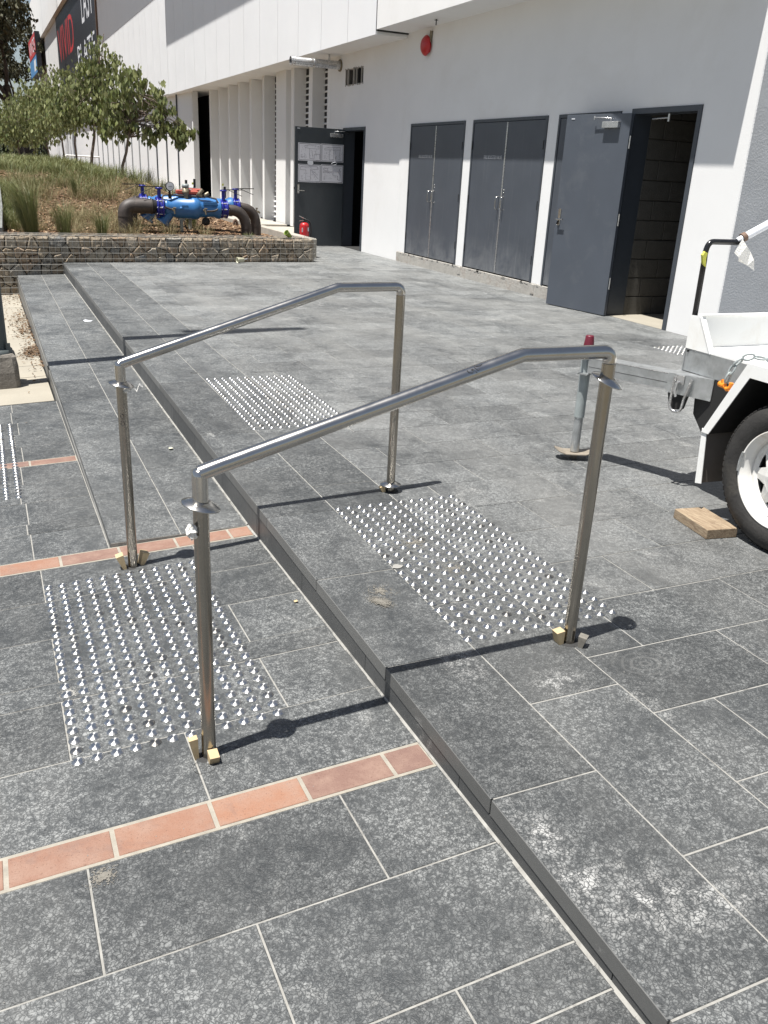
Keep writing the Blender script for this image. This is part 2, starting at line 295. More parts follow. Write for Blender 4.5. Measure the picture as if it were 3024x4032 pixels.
# ---------------------------------------------------------------- mesh builder
class MB:
    def __init__(s): s.v = []; s.f = []; s.sm = []
    def add(s, V, F, smooth=False):
        k = len(s.v); s.v += [tuple(x) for x in V]; s.f += [tuple(i + k for i in f) for f in F]; s.sm += [smooth] * len(F); return s
    def box(s, x0, x1, y0, y1, z0, z1):
        return s.add([(x0, y0, z0), (x1, y0, z0), (x1, y1, z0), (x0, y1, z0), (x0, y0, z1), (x1, y0, z1), (x1, y1, z1), (x0, y1, z1)],
                     [(3, 2, 1, 0), (4, 5, 6, 7), (0, 1, 5, 4), (1, 2, 6, 5), (2, 3, 7, 6), (3, 0, 4, 7)])
    def bbox(s, x0, x1, y0, y1, z0, z1, c=0.005):            # bevelled box (top/bottom/vertical chamfers)
        P = []
        for z, i in ((z0, c), (z0 + c, 0), (z1 - c, 0), (z1, c)):
            a0, a1, b0, b1 = x0 + i, x1 - i, y0 + i, y1 - i
            P += [(a0 + c, b0, z), (a1 - c, b0, z), (a1, b0 + c, z), (a1, b1 - c, z), (a1 - c, b1, z), (a0 + c, b1, z), (a0, b1 - c, z), (a0, b0 + c, z)]
        F = [tuple(range(7, -1, -1)), tuple(range(24, 32))]
        for r in range(3):
            for k in range(8): F.append((r * 8 + k, r * 8 + (k + 1) % 8, (r + 1) * 8 + (k + 1) % 8, (r + 1) * 8 + k))
        return s.add(P, F)
    def obox(s, c, ax, ay, az):                               # half-axis vectors
        c, ax, ay, az = map(Vector, (c, ax, ay, az)); V = []
        for k in (-1, 1):
            for a, b in ((-1, -1), (1, -1), (1, 1), (-1, 1)): V.append(c + ax * a + ay * b + az * k)
        return s.add(V, [(3, 2, 1, 0), (4, 5, 6, 7), (0, 1, 5, 4), (1, 2, 6, 5), (2, 3, 7, 6), (3, 0, 4, 7)])
    def prism(s, poly, d):                                    # closed 3-D polygon extruded by vector d
        poly = [Vector(p) for p in poly]; d = Vector(d); n = len(poly)
        V = poly + [p + d for p in poly]
        return s.add(V, [tuple(range(n - 1, -1, -1)), tuple(range(n, 2 * n))] + [(i, (i + 1) % n, n + (i + 1) % n, n + i) for i in range(n)])
    def tube(s, path, r, seg=14, caps=True, smooth=True):
        path = [Vector(p) for p in path]; n = len(path); rs = r if hasattr(r, '__len__') else [r] * n
        T = [(path[min(i + 1, n - 1)] - path[max(i - 1, 0)]).normalized() for i in range(n)]
        u = T[0].orthogonal().normalized(); V = []
        for i in range(n):
            if i: u = (u - T[i] * u.dot(T[i])).normalized()
            b = T[i].cross(u)
            for k in range(seg):
                a = 2 * math.pi * k / seg; V.append(path[i] + (u * math.cos(a) + b * math.sin(a)) * rs[i])
        F = [(i * seg + k, i * seg + (k + 1) % seg, (i + 1) * seg + (k + 1) % seg, (i + 1) * seg + k) for i in range(n - 1) for k in range(seg)]
        s.add(V, F, smooth)
        if caps:
            s.add(V[:seg], [tuple(range(seg - 1, -1, -1))]); s.add(V[-seg:], [tuple(range(seg))])
        return s
    def lathe(s, prof, o=(0, 0, 0), ax=(0, 0, 1), seg=32, smooth=True):    # prof: (r, h) pairs
        o = Vector(o); ax = Vector(ax).normalized(); u = ax.orthogonal().normalized(); b = ax.cross(u); V = []
        for r, h in prof:
            for k in range(seg):
                a = 2 * math.pi * k / seg; V.append(o + ax * h + (u * math.cos(a) + b * math.sin(a)) * r)
        F = [(i * seg + k, i * seg + (k + 1) % seg, (i + 1) * seg + (k + 1) % seg, (i + 1) * seg + k) for i in range(len(prof) - 1) for k in range(seg)]
        return s.add(V, F, smooth)
    def mesh(s, name):
        m = bpy.data.meshes.new(name); m.from_pydata(s.v, [], s.f)
        m.polygons.foreach_set('use_smooth', s.sm); m.update(); return m

WM = {}                                                       # world matrices kept by hand
def put(name, data, material=None, parent=None, m=None, local=False):
    """link mesh/MB as one object; coordinates are world ones unless local"""
    if isinstance(data, MB): data = data.mesh(name)
    if material and data and not data.materials: data.materials.append(M[material])
    o = bpy.data.objects.new(name, data); COL.objects.link(o)
    m = m or Matrix.Identity(4)
    if parent:
        o.parent = parent
        b = m if local else WM[parent].inverted() @ m
        o.matrix_basis = b; WM[o] = WM[parent] @ b
    else:
        o.matrix_basis = m; WM[o] = m
    return o
def tag(o, label=None, cat=None, group=None, kind=None):
    for k, v in (('label', label), ('category', cat), ('group', group), ('kind', kind)):
        if v: o[k] = v
    return o
def thing(name, loc, label, cat, group=None, rz=0):
    return tag(put(name, None, m=Matrix.Translation(loc) @ Matrix.Rotation(rz, 4, 'Z')), label, cat, group)
def struct(name, mb, material): return tag(put(name, mb, material), kind='structure')
def arc(p, q, c, n=8):                                       # rounded corner: p -> q around corner c (quadratic)
    p, q, c = map(Vector, (p, q, c))
    return [p * (1 - t) ** 2 + c * 2 * t * (1 - t) + q * t * t for t in [i / n for i in range(n + 1)]]
def text_mesh(s, size, extr=0.001, sx=1.0, align='LEFT'):
    c = bpy.data.curves.new('lettering', 'FONT'); c.body = s; c.size = size; c.extrude = extr; c.align_x = align; c.resolution_u = 3
    o = bpy.data.objects.new('lettering', c); COL.objects.link(o)
    dg = bpy.context.evaluated_depsgraph_get(); me = bpy.data.meshes.new_from_object(o.evaluated_get(dg))
    bpy.data.objects.remove(o)
    me.transform(Matrix.Diagonal((sx, 1, 1, 1))); return me
FACE_W = Matrix(((0, 0, -1, 0), (-1, 0, 0, 0), (0, 1, 0, 0), (0, 0, 0, 1)))   # text facing -X, reading towards -Y

# ---------------------------------------------------------------- levels
ZL = lambda x, y: -0.147 + 0.0451 * (x + 0.311) - 0.0317 * (y - 0.08)          # tilted lower paving
ZM = lambda x, y: -0.152 + 0.018 * (x + 0.311)                                  # middle tread
ZU = lambda x, y: 0.0
def ZG(x, y):                                                                  # footpath beyond lower paving
    return ZL(x, 3.18) - 0.0215 * (y - 3.18)
G = 0.0025                                                    # half grout joint
def tile(parent, x0, x1, y0, y1, zf, material='tile', name='tile', t=0.030, g=G, dz=0.0, cache={}):
    x0 += g; x1 -= g; y0 += g; y1 -= g
    dz = dz + random.uniform(-0.0006, 0.0006)
    if zf is ZU:
        key = (round(x1 - x0, 3), round(y1 - y0, 3), material, t)
        if key not in cache:
            me = MB().bbox(-(x1 - x0) / 2, (x1 - x0) / 2, -(y1 - y0) / 2, (y1 - y0) / 2, -t, 0, 0.0015).mesh(name); me.materials.append(M[material]); cache[key] = me
            if name == 'edge_tile':
                me.materials.append(M['tile_honed'])
                for pg in me.polygons:
                    if pg.normal.x < -0.5: pg.material_index = 1
        return put(name, cache[key], None, parent, Matrix.Translation(((x0 + x1) / 2, (y0 + y1) / 2, dz)))
    mb = MB(); V = []
    c = 0.0015
    for dzz, i in ((-t, 0), (-c, 0), (0, c)):
        for x, y in ((x0 + i, y0 + i), (x1 - i, y0 + i), (x1 - i, y1 - i), (x0 + i, y1 - i)): V.append((x, y, zf(x, y) + dz + dzz))
    F = [(3, 2, 1, 0), (8, 9, 10, 11)] + [(r * 4 + k, r * 4 + (k + 1) % 4, r * 4 + 4 + (k + 1) % 4, r * 4 + 4 + k) for r in (0, 1) for k in range(4)]
    return put(name, mb.add(V, F), material, parent)
def sheet(x0, x1, y0, y1, zf, dz, th=0.25):
    V = [(x, y, zf(x, y) + dz - k) for k in (th, 0) for x, y in ((x0, y0), (x1, y0), (x1, y1), (x0, y1))]
    return MB().add(V, [(3, 2, 1, 0), (4, 5, 6, 7), (0, 1, 5, 4), (1, 2, 6, 5), (2, 3, 7, 6), (3, 0, 4, 7)])

# ---------------------------------------------------------------- ground and paving
struct('ground', MB().add([(-900, -900, -0.85), (900, -900, -0.85), (900, 900, -0.85), (-900, 900, -0.85)], [(0, 1, 2, 3)]), 'earth')

EDGE = -0.311
plat = struct('paved_platform', MB().box(EDGE + 0.004, 4.93, -3.6, 13.5, -0.5, -0.0025).box(4.93, 9.0, -3.6, 2.965, -0.5, -0.0025), 'grout')
cam_xy = Vector((-1.252, -3.161))
cells = []
y = -3.635                                                    # first course along the step edge
while y < 9.85: cells.append((EDGE, -0.012, y, y + 0.605, 'edge')); y += 0.605
y = -3.335
while y < 9.85: cells.append((-0.012, 0.291, y, min(y + 0.605, 99), 'run')); y += 0.605
r = 0; y = -3.503
while y < 13.2:
    x = 0.508 if r % 2 else 0.81
    k = r
    xs = [0.291]; xx = x - 0.605
    while xx < 9.0:
        xx += 0.605
        if xx > 0.33: xs.append(xx)
    for a, b in zip(xs[:-1], xs[1:]):
        lim = 4.93 if y + 0.305 > 2.965 else 9.0
        if a >= lim - 0.02: break
        cells.append((a, min(b, lim), y, min(y + 0.305, 13.5), 'field'))
    y += 0.305; r += 1
CR = cam.rotation_euler.to_matrix(); CL = Vector(cam.location); Fpx = 3363.3
def screen(P):
    q = CR.transposed() @ (Vector(P) - CL)
    if q.z > -0.05: return None
    return 0.5 + Fpx * q.x / -q.z / 3024, 0.5 - Fpx * q.y / -q.z / 4032
def shown(a, b, c, d, z=0.0):
    P = [screen((x, yy, z)) for x in (a, b) for yy in (c, d)]
    if any(p is None for p in P): return 0
    if max(p[0] for p in P) < 0 or min(p[0] for p in P) > 1 or max(p[1] for p in P) < 0 or min(p[1] for p in P) > 1: return 0
    q = P; A = 0.5 * abs((q[0][0] - q[3][0]) * (q[1][1] - q[2][1]) - (q[0][1] - q[3][1]) * (q[1][0] - q[2][0])); return A
sized = sorted(cells, key=lambda c: -shown(*c[:4]))
far = MB()
for i, (a, b, c, d, k) in enumerate(sized):
    if i < 296:
        if k == 'edge':
            tile(plat, a - 0.006, b, c, d, ZU, 'tile', 'edge_tile', t=0.045)
            # sawn edge face of the tile is honed, its top is flamed
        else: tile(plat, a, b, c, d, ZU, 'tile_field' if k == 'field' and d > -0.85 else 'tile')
    else: far.box(a + G + (-0.006 if k == 'edge' else 0), b - G, c + G, d - G, -0.03, random.uniform(-0.0006, 0.0006))
tag(put('far_tiles', far, 'tile_field', plat), kind='stuff')

# risers: lower course of stone under the edge tiles
riser_n = 0
yy = -3.5
while yy < 9.7:
    y1 = min(yy + 0.61, 9.75)
    lo = lambda y: (ZL(EDGE, y) if y < 0.29 else ZM(EDGE, y)) - 0.02
    V = []
    for zz in (0, 1):
        for x, yk in ((EDGE - 0.001, yy + 0.0015), (EDGE + 0.02, yy + 0.0015), (EDGE + 0.02, y1 - 0.0015), (EDGE - 0.001, y1 - 0.0015)):
            V.append((x, yk, lo(yk) if zz == 0 else -0.0475))
    put('riser_tile', MB().add(V, [(3, 2, 1, 0), (4, 5, 6, 7), (0, 1, 5, 4), (1, 2, 6, 5), (2, 3, 7, 6), (3, 0, 4, 7)]), 'tile_riser', plat)
    yy += 0.61

# lower paving
low = struct('paved_path', sheet(-4.0, EDGE, -3.6, 0.295, ZL, -0.0025), 'grout')
put('grout_bed', sheet(-4.0, -0.912, 0.295, 3.18, ZL, -0.0025), 'grout', low)
YR = [-3.2, -2.895, -2.59, -2.29, -2.17, -1.865, -1.56]
offs = {0: -0.59, 1: -0.89, 2: -0.60, 3: -0.589, 4: -0.891, 5: -0.590}
def row(y0, y1, xj, xmax, xmin=-4.0, zf=ZL, parent=low, length=0.605):
    xs = [xmax]; x = xj
    while x > xmin: xs.append(x); x -= length
    for b, a in zip(xs[:-1], xs[1:]): tile(parent, a, b, y0, y1, zf)
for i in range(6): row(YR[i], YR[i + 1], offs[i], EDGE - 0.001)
def strip(y0, y1, joint, xmax, xmin, zf=ZL):
    put('mortar_bed', sheet(xmin, xmax, y0 - 0.004, y1 + 0.004, zf, -0.0012, 0.02), 'grout_tan', low)
    x = joint
    while x > xmax: x -= 0.2335
    xs = [(x, xmax)] ; 
    while x > xmin: xs.append((x - 0.2335, x)); x -= 0.2335
    for a, b in xs:
        if b - a > 0.03:
            tile(low, a, b, y0, y1, zf, 'brick', 'brick', t=0.02, g=0.0055, dz=0.0008)
strip(-1.557, -1.452, -0.429, EDGE - 0.004, -3.0)
strip(0.178, 0.290, -0.412, EDGE - 0.004, -3.0)
RR = [(-1.448, -1.14, -0.891), (-1.14, -0.838, -0.588), (-0.838, -0.722, -0.885), (-0.722, -0.427, -0.586), (-0.427, -0.13, -0.885), (-0.13, 0.174, -0.588)]
for y0, y1, xj in RR: row(y0, y1, xj, EDGE - 0.001)
ys = [0.294, 0.59, 0.72, 1.02, 1.32, 1.635]
js = [-1.21, -1.22, -1.21, -1.23, -1.21]
for i in range(5): row(ys[i], ys[i + 1], js[i], -0.914)
strip(1.639, 1.739, -1.16, -0.914, -3.0)
ys = [1.743, 2.04, 2.34, 2.64, 2.94, 3.18]
for i in range(5): row(ys[i], ys[i + 1], (-1.19, -1.22)[i % 2] if i < 4 else -1.21, -0.914)

# middle tread
tread = struct('paved_step', sheet(-0.906, EDGE, 0.297, 9.6, ZM, -0.0025, 0.35), 'grout')
y = -0.305
while y < 9.55:
    if y + 0.6 > 0.3: tile(tread, -0.909, -0.611, max(y, 0.297), min(y + 0.6, 9.6), ZM)
    y += 0.6
y = 0.0
while y < 9.55:
    tile(tread, -0.611, EDGE - 0.006, max(y, 0.297), min(y + 0.6, 9.6), ZM)
    y += 0.6
y = 0.297
while y < 9.5:
    y1 = min(y + 0.6, 9.6)
    V = [(x, yk, z) for z in (0, 1) for x, yk in ((-0.9125, y + 0.0015), (-0.906, y + 0.0015), (-0.906, y1 - 0.0015), (-0.9125, y1 - 0.0015))]
    V = [(x, yk, ZM(x, yk) - 0.031 if z else -0.55) for x, yk, z in V]
    put('riser_tile', MB().add(V, [(3, 2, 1, 0), (4, 5, 6, 7), (0, 1, 5, 4), (1, 2, 6, 5), (2, 3, 7, 6), (3, 0, 4, 7)]), 'tile_honed', tread)
    y += 0.6
# slim mortar fillet where the lower levels meet the risers
fil = MB()
for a, b, x, zf in ((-3.2, 0.29, EDGE - 0.0045, ZL), (0.30, 9.55, EDGE - 0.0045, ZM)):
    n = int((b - a) / 0.06)
    for i in range(n):
        y0 = a + (b - a) * i / n; y1 = a + (b - a) * (i + 1) / n; w_ = 0.0005 + 0.004 * random.random()
        fil.add([(x + 0.004, y0, zf(x, y0) + 0.006), (x + 0.004, y1, zf(x, y1) + 0.006), (x - w_, y1, zf(x, y1) + 0.0012), (x - w_, y0, zf(x, y0) + 0.0012)], [(0, 3, 2, 1)])
put('mortar_fillet', fil, 'grout', tread)

# footpath of beige concrete slabs
fp = struct('footpath', sheet(-12, -0.92, 3.185, 9.8, ZG, -0.012, 0.3), 'gap')
for a, b in ((3.19, 3.86), (3.87, 4.06), (4.07, 4.52), (4.53, 6.2), (6.21, 8.2), (8.21, 9.75)):
    put('slab', sheet(-4.0, -0.925, a, b, ZG, 0.0, 0.05), 'concrete', fp)

# ---------------------------------------------------------------- tactile studs
stud_mb = MB().lathe([(0.0175, 0.0), (0.0172, 0.0012), (0.0120, 0.0045), (0.0015, 0.0052), (0.0, 0.0052)], seg=20, smooth=False)
stud_me = stud_mb.mesh('stud'); stud_me.materials.append(M['stud'])
spiky = MB().lathe([(0.0172, 0.0), (0.0168, 0.0010), (0.0125, 0.0028), (0.0080, 0.0054), (0.0050, 0.0064), (0.0, 0.0066)], seg=20, smooth=False)
cone_me = spiky.mesh('stud'); cone_me.materials.append(M['stud'])
glue = MB()
def studs(name, label, corners, nc, nr, zf, skip=(), tilt=(0, 0), me=stud_me):
    (ax, ay), (bx, by), (cx, cy), (dx, dy) = corners          # (0,0) (nc-1,0) (0,nr-1) (nc-1,nr-1)
    t = thing(name, (ax, ay, zf(ax, ay)), label, 'tactile paving', 'fields of steel tactile studs')
    for c in range(nc):
        for r_ in range(nr):
            if (c, r_) in skip: continue
            u = c / (nc - 1); v = r_ / (nr - 1)
            x = (1 - u) * (1 - v) * ax + u * (1 - v) * bx + (1 - u) * v * cx + u * v * dx + random.uniform(-1, 1) * 0.0008
            yy = (1 - u) * (1 - v) * ay + u * (1 - v) * by + (1 - u) * v * cy + u * v * dy + random.uniform(-1, 1) * 0.0008
            m = Matrix.Translation((x, yy, zf(x, yy) + 0.0002)) @ Matrix.Rotation(tilt[0] + random.uniform(-.03, .03), 4, 'X') @ Matrix.Rotation(tilt[1] + random.uniform(-.03, .03), 4, 'Y') @ Matrix.Rotation(random.random() * 6.28, 4, 'Z') 
            put('stud', me, None, t, m)
    return t
def fieldpts(ox, oy, dx, dy, cu, cv, skew=0.0): return ((ox, oy), (ox + dx, oy + cu), (ox + skew, oy - dy), (ox + dx + skew, oy - dy + cv))
T1 = studs('tactile_stud_field', 'field of round steel studs nearest the camera, below the step beside the left front post', ((-1.174, -0.008), (-0.625, 0.000), (-1.176, -1.155), (-0.624, -1.158)), 12, 24, ZL, tilt=(-0.0317, -0.0451))
T2 = studs('tactile_stud_field', 'field of steel studs on the platform between the two tall right posts', ((0.004, 0.0), (0.552, 0.0), (-0.003, -1.150), (0.556, -1.150)), 12, 24, ZU, skip=((0, 12),), me=cone_me)
T3 = studs('tactile_stud_field', 'farthest large field of steel studs, on the platform behind the rear handrail', ((0.012, 2.47), (0.58, 2.45), (-0.008, 1.26), (0.548, 1.24)), 12, 24, ZU, me=cone_me)
T4 = studs('tactile_stud_field', 'narrow rows of steel studs at the left edge of the photo crossing a brick strip', ((-1.405, 2.62), (-1.235, 2.62), (-1.405, 1.13), (-1.235, 1.13)), 4, 30, ZL, tilt=(-0.0317, -0.0451))
T5 = studs('tactile_stud_field', 'small patch of steel studs far off beside the trailer deck and the white wall', ((4.15, 2.86), (4.52, 2.86), (4.15, 2.56), (4.52, 2.56)), 8, 7, ZU)

# ---------------------------------------------------------------- handrails
TR = 0.0192
def flange(o, parent, tilt=(0, 0), material='steel'):
    m = Matrix.Translation(o) @ Matrix.Rotation(tilt[0], 4, 'X') @ Matrix.Rotation(tilt[1], 4, 'Y')
    mb = MB().lathe([(0.0200, 0.014), (0.024, 0.0135), (0.046, 0.003), (0.048, 0.0005), (0.046, 0.0), (0.024, 0.010), (0.0200, 0.011), (0.0200, 0.014)], seg=40)
    return put('cover_flange', mb, material, parent, m)
def handrail(name, label, L0, zl, L1, zt0, kink, zt1, flL, flR):
    (x0, y0), (x1, y1) = L0, L1
    t = thing(name, (x0, y0, zl), label, 'handrail', 'stainless steel handrails at the step')
    put('post', MB().tube([(x0, y0, zl - 0.06), (x0, y0, zt0 - 0.075)], TR, 24), 'steel_post', t)
    put('post', MB().tube([(x1, y1, -0.06), (x1, y1, zt1 - 0.034)], TR, 24), 'steel_post', t)
    kx = kink; r = 0.03
    top0 = Vector((x0, y0, zt0)); K_ = Vector((kx, (y0 + y1) / 2 + (kx - (x0 + x1) / 2) / (x1 - x0) * (y1 - y0), zt1)); top1 = Vector((x1, y1, zt1))
    d = (K_ - top0).normalized(); e = (top1 - K_).normalized()
    # mitred corner at the lower post
    put('post_collar', MB().tube([(x0, y0, zt0 - 0.0755), (x0, y0, zt0 - 0.004)], TR, 24), 'steel', t)
    put('rail', MB().tube([top0 + Vector((-0.001, 0, -0.001))] + [top0 + d * 0.03] + [K_ - d * 0.02, K_, K_ + e * 0.02] + arc(top1 - e * r, top1 + Vector((0, 0, -r)), top1, 8), TR, 28), 'steel', t)
    put('corner_cap', MB().lathe([(0.0, TR * 0.55), (TR * 0.5, TR * 0.50), (TR * 0.9, TR * 0.22), (TR, -0.012)], top0 + Vector((0, 0, 0.002)), (0, 0, 1), 24), 'steel', t)
    for (fx, fy, fz, tl) in (flL, flR): flange((fx, fy, fz), t, tl)
    return t
hr1 = handrail('handrail', 'front brushed steel handrail nearest the camera with a loose flange slid high on each post', (-0.852, -1.268), ZL(-0.852, -1.268), (0.294, -1.268), 0.672, 0.007, 0.918,
    (-0.852, -1.268, 0.590, (0.05, 0.24)), (0.294, -1.268, 0.835, (0.30, 0.30)))
hr2 = handrail('handrail', 'rear brushed steel handrail with one flange resting on the platform at its right post', (-0.850, 0.062), ZL(-0.85, 0.062), (0.313, 0.146), 0.648, 0.022, 0.908,
    (-0.850, 0.062, 0.571, (0.05, 0.2)), (0.313, 0.146, 0.030, (0.0, 0.0)))
def wedge(x, y, z, rz, label, h=0.075, lean=0.25, wd=0.020, th=0.024):
    m = Matrix.Translation((x, y, z)) @ Matrix.Rotation(rz, 4, 'Z') @ Matrix.Rotation(lean, 4, 'Y')
    mb = MB(); a = wd / 2
    mb.add([(-0.004, -a, -0.02), (0.004, -a, -0.02), (0.004, a, -0.02), (-0.004, a, -0.02), (-th / 2, -a, h), (th / 2, -a, h), (th / 2, a, h), (-th / 2, a, h)],
           [(3, 2, 1, 0), (4, 5, 6, 7), (0, 1, 5, 4), (1, 2, 6, 5), (2, 3, 7, 6), (3, 0, 4, 7)])
    return tag(put('timber_wedge', mb, 'wedge', m=m), label, 'wedge', 'timber wedges holding the posts')
for (x, y, zf, a) in ((-0.852, -1.268, ZL, 0), (0.294, -1.268, ZU, 1), (-0.85, 0.062, ZL, 2), (0.313, 0.146, ZU, 3)):
    z = zf(x, y)
    wh = ('near left post of the front handrail', 'right post of the front handrail', 'left post of the rear handrail', 'right post of the rear handrail under its flange')[a]
    if a == 0:
        wedge(x - 0.034, y + 0.002, z, math.pi, 'taller pine wedge left of the ' + wh, 0.062, 0.12)
        wedge(x + 0.004, y - 0.034, z, -math.pi / 2 , 'short pine wedge in front of the ' + wh, 0.030, 0.15, 0.026, 0.034)
    elif a == 1:
        wedge(x - 0.034, y + 0.004, z, math.pi, 'pine wedge left of the ' + wh, 0.045, 0.15, 0.03, 0.03)
        w2 = wedge(x + 0.022, y - 0.037, z, -0.9, 'stone coloured chip in front of the ' + wh, 0.036, 0.1, 0.03, 0.026); w2.data.materials.clear(); w2.data.materials.append(M['sand'])
    elif a == 2:
        wedge(x - 0.034, y - 0.004, z, math.pi, 'pine wedge left of the ' + wh, 0.06, 0.30, 0.036, 0.03)
        wedge(x + 0.032, y + 0.01, z, 0.2, 'pine wedge right of the ' + wh, 0.055, 0.35, 0.036, 0.03)
    else:
        wedge(x - 0.035, y, z, math.pi, 'small pine wedge left of the flange at the ' + wh.replace(' under its flange', ''), 0.028, 0.3)
    # dark socket around each post foot
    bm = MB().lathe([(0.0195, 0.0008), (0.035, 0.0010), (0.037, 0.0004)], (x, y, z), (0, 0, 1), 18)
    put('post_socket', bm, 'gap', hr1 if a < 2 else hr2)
def crumple(name, c, r, label, cat, material='tissue', sq=(1, 1, 1), seed=1, tail=None):
    rr = random.Random(seed); mb = MB(); V = []; n, k = 9, 12
    for i in range(n + 1):
        th = math.pi * i / n
        for j in range(k):
            ph = 2 * math.pi * j / k; q = r * (0.62 + 0.55 * rr.random())
            V.append((c[0] + q * math.sin(th) * math.cos(ph) * sq[0], c[1] + q * math.sin(th) * math.sin(ph) * sq[1], c[2] + q * math.cos(th) * sq[2]))
    F = [(i * k + j, i * k + (j + 1) % k, (i + 1) * k + (j + 1) % k, (i + 1) * k + j) for i in range(n) for j in range(k)]
    mb.add(V, F)
    return tag(put(name, mb, material), label, cat)
crumple('tissue_wad', (-0.878, -1.283, 0.532), 0.017, 'wad of white tissue stuffed under the flange of the near left post', 'tissue', sq=(0.8, 0.9, 1.15), seed=3)
crumple('tissue_wad', (-0.832, 0.045, 0.553), 0.013, 'crumpled white tape under the flange of the rear left post', 'tissue', sq=(1.3, 1.0, 0.8), seed=4)
put('tape_tail', MB().add([(-0.812, 0.03, 0.565), (-0.800, 0.028, 0.548), (-0.792, 0.02, 0.575), (-0.778, 0.02, 0.566), (-0.778, 0.022, 0.572), (-0.79, 0.022, 0.583), (-0.799, 0.03, 0.556)], [(0, 1, 6), (1, 2, 5, 6), (2, 3, 4, 5)]), 'tissue', hr2)
# handwriting in marker pen
def scribble(lines, r, parent, mt='black_matt'):
    mb = MB()
    for l in lines: mb.tube(l, r, 6)
    put('marker_writing', mb, mt, parent)
def onpost(px, py, ang, z, s):                                # wrap pen point round the tube
    a = ang + s / TR; return (px + math.cos(a) * (TR + 0.0003), py + math.sin(a) * (TR + 0.0003), z)
A0 = math.atan2(-3.161 - 0.062, -1.252 + 0.85) - 0.42
def glyph(pts, zc, k=0.012): return [onpost(-0.85, 0.062, A0, zc - u * k, v * k) for u, v in pts]
circ = [(0.5 + 0.5 * math.cos(t), 0.5 * math.sin(t) + 0.3) for t in [i * math.pi / 7 for i in range(15)]]
scribble([glyph([(0, -0.3), (0.2, 0.8)], 0.466), glyph(circ, 0.462, 0.013), glyph([(0.1, -0.2), (0, 0.8), (0.5, 0.3), (0.9, -0.2), (0.8, 0.9)], 0.446), glyph(circ, 0.433, 0.014)], 0.0009, hr2)
RD = Vector((0.859, 0, 0.246)).normalized(); RN = Vector((-0.246, 0, 0.859)).normalized()
def onrail(s, a):
    p = Vector((-0.852, -1.268, 0.672)) + RD * s; return p + (RN * math.cos(a) + Vector((0, -1, 0)) * math.sin(a)) * (TR + 0.0004)
for pts in ([[(0.722, .55), (0.724, .95), (0.732, 1.15), (0.737, 0.9), (0.733, .6)], [(0.737, .6), (0.745, 1.35)], [(0.744, .5), (0.750, 1.1), (0.757, .9)], [(0.748, .12), (0.751, .45), (0.762, .55), (0.768, .4)]],):
    scribble([[onrail(s, a) for s, a in l] for l in pts], 0.0010, hr1)

# ---------------------------------------------------------------- gabion wall
GM = Matrix.Translation((-0.3, 9.60, 0)) @ Matrix.Rotation(0.068, 4, 'Z')
gab = tag(put('gabion_wall', None, m=GM), 'low gabion retaining wall of brown stones in wire mesh below the garden bed', 'retaining wall')
put('core', MB().box(-4.0, 3.655, 0.045, 0.40, -0.60, 0.318), 'gap', gab, local=True)
def vor_cells(x0, x1, z0, z1, sx, sz):
    P = []; r_ = 0; z = z0 + sz / 2
    while z < z1:
        x = x0 + (sx / 2 if r_ % 2 else 0) + sx * 0.2
        while x < x1: P.append((x + random.uniform(-.34, .34) * sx, min(z1 - .02, max(z0 + .02, z + random.uniform(-.30, .30) * sz)))); x += sx * random.uniform(0.75, 1.3)
        z += sz; r_ += 1
    out = []
    for i, (px, pz) in enumerate(P):
        poly = [(max(x0, px - .2), z0), (min(x1, px + .2), z0), (min(x1, px + .2), z1), (max(x0, px - .2), z1)]
        for j, (qx, qz) in enumerate(P):
            if i == j or abs(qx - px) > .4 or abs(qz - pz) > .4: continue
            mx, mz = (px + qx) / 2, (pz + qz) / 2; nx, nz = qx - px, qz - pz; new = []
            for k in range(len(poly)):
                a, b = poly[k], poly[(k + 1) % len(poly)]
                da = (a[0] - mx) * nx + (a[1] - mz) * nz; db = (b[0] - mx) * nx + (b[1] - mz) * nz
                if da <= 0: new.append(a)
                if da * db < 0: t = da / (da - db); new.append((a[0] + (b[0] - a[0]) * t, a[1] + (b[1] - a[1]) * t))
            poly = new
            if len(poly) < 3: break
        if len(poly) >= 3: out.append(((px, pz), poly))
    return out
def stone(c, poly, gapw=0.004, name='stone', depth=0.10, mk=None, front=0.0):
    n = len(poly); cx = sum(p[0] for p in poly) / n; cz = sum(p[1] for p in poly) / n; V = []; pr = random.uniform(0, 0.022)
    def sh(p, k, jit=0):
        return (cx + (p[0] - cx) * k + random.uniform(-jit, jit), cz + (p[1] - cz) * k + random.uniform(-jit, jit))
    rings = ((0.90, 0.055), (0.945, 0.018), (0.915, 0.002), (0.66, -0.006 - pr * .3))
    # roughen outline by splitting long edges
    P2 = []
    for i in range(n):
        a, b = poly[i], poly[(i + 1) % n]; P2.append(a)
        if math.hypot(a[0] - b[0], a[1] - b[1]) > 0.05: P2.append(((a[0] + b[0]) / 2 + random.uniform(-.004, .004), (a[1] + b[1]) / 2 + random.uniform(-.004, .004)))
    for k, dy in rings:
        for p in P2:
            x, z = sh(p, k, 0.004); V.append((x, front + dy - pr + random.uniform(-.004, .004), z))
    m_ = len(P2); F = [(r_ * m_ + i, r_ * m_ + (i + 1) % m_, (r_ + 1) * m_ + (i + 1) % m_, (r_ + 1) * m_ + i) for r_ in range(3) for i in range(m_)]
    V.append((cx, front - 0.007 - pr, cz)); F += [(3 * m_ + i, 3 * m_ + (i + 1) % m_, len(V) - 1) for i in range(m_)]
    F.append(tuple(range(m_ - 1, -1, -1)))
    mb = MB().add(V, F)
    return put(name, mb, 'stone', gab, mk, local=True)
for c, poly in vor_cells(-0.99, 3.66, 0.0, 0.335, 0.145, 0.098): stone(c, poly)
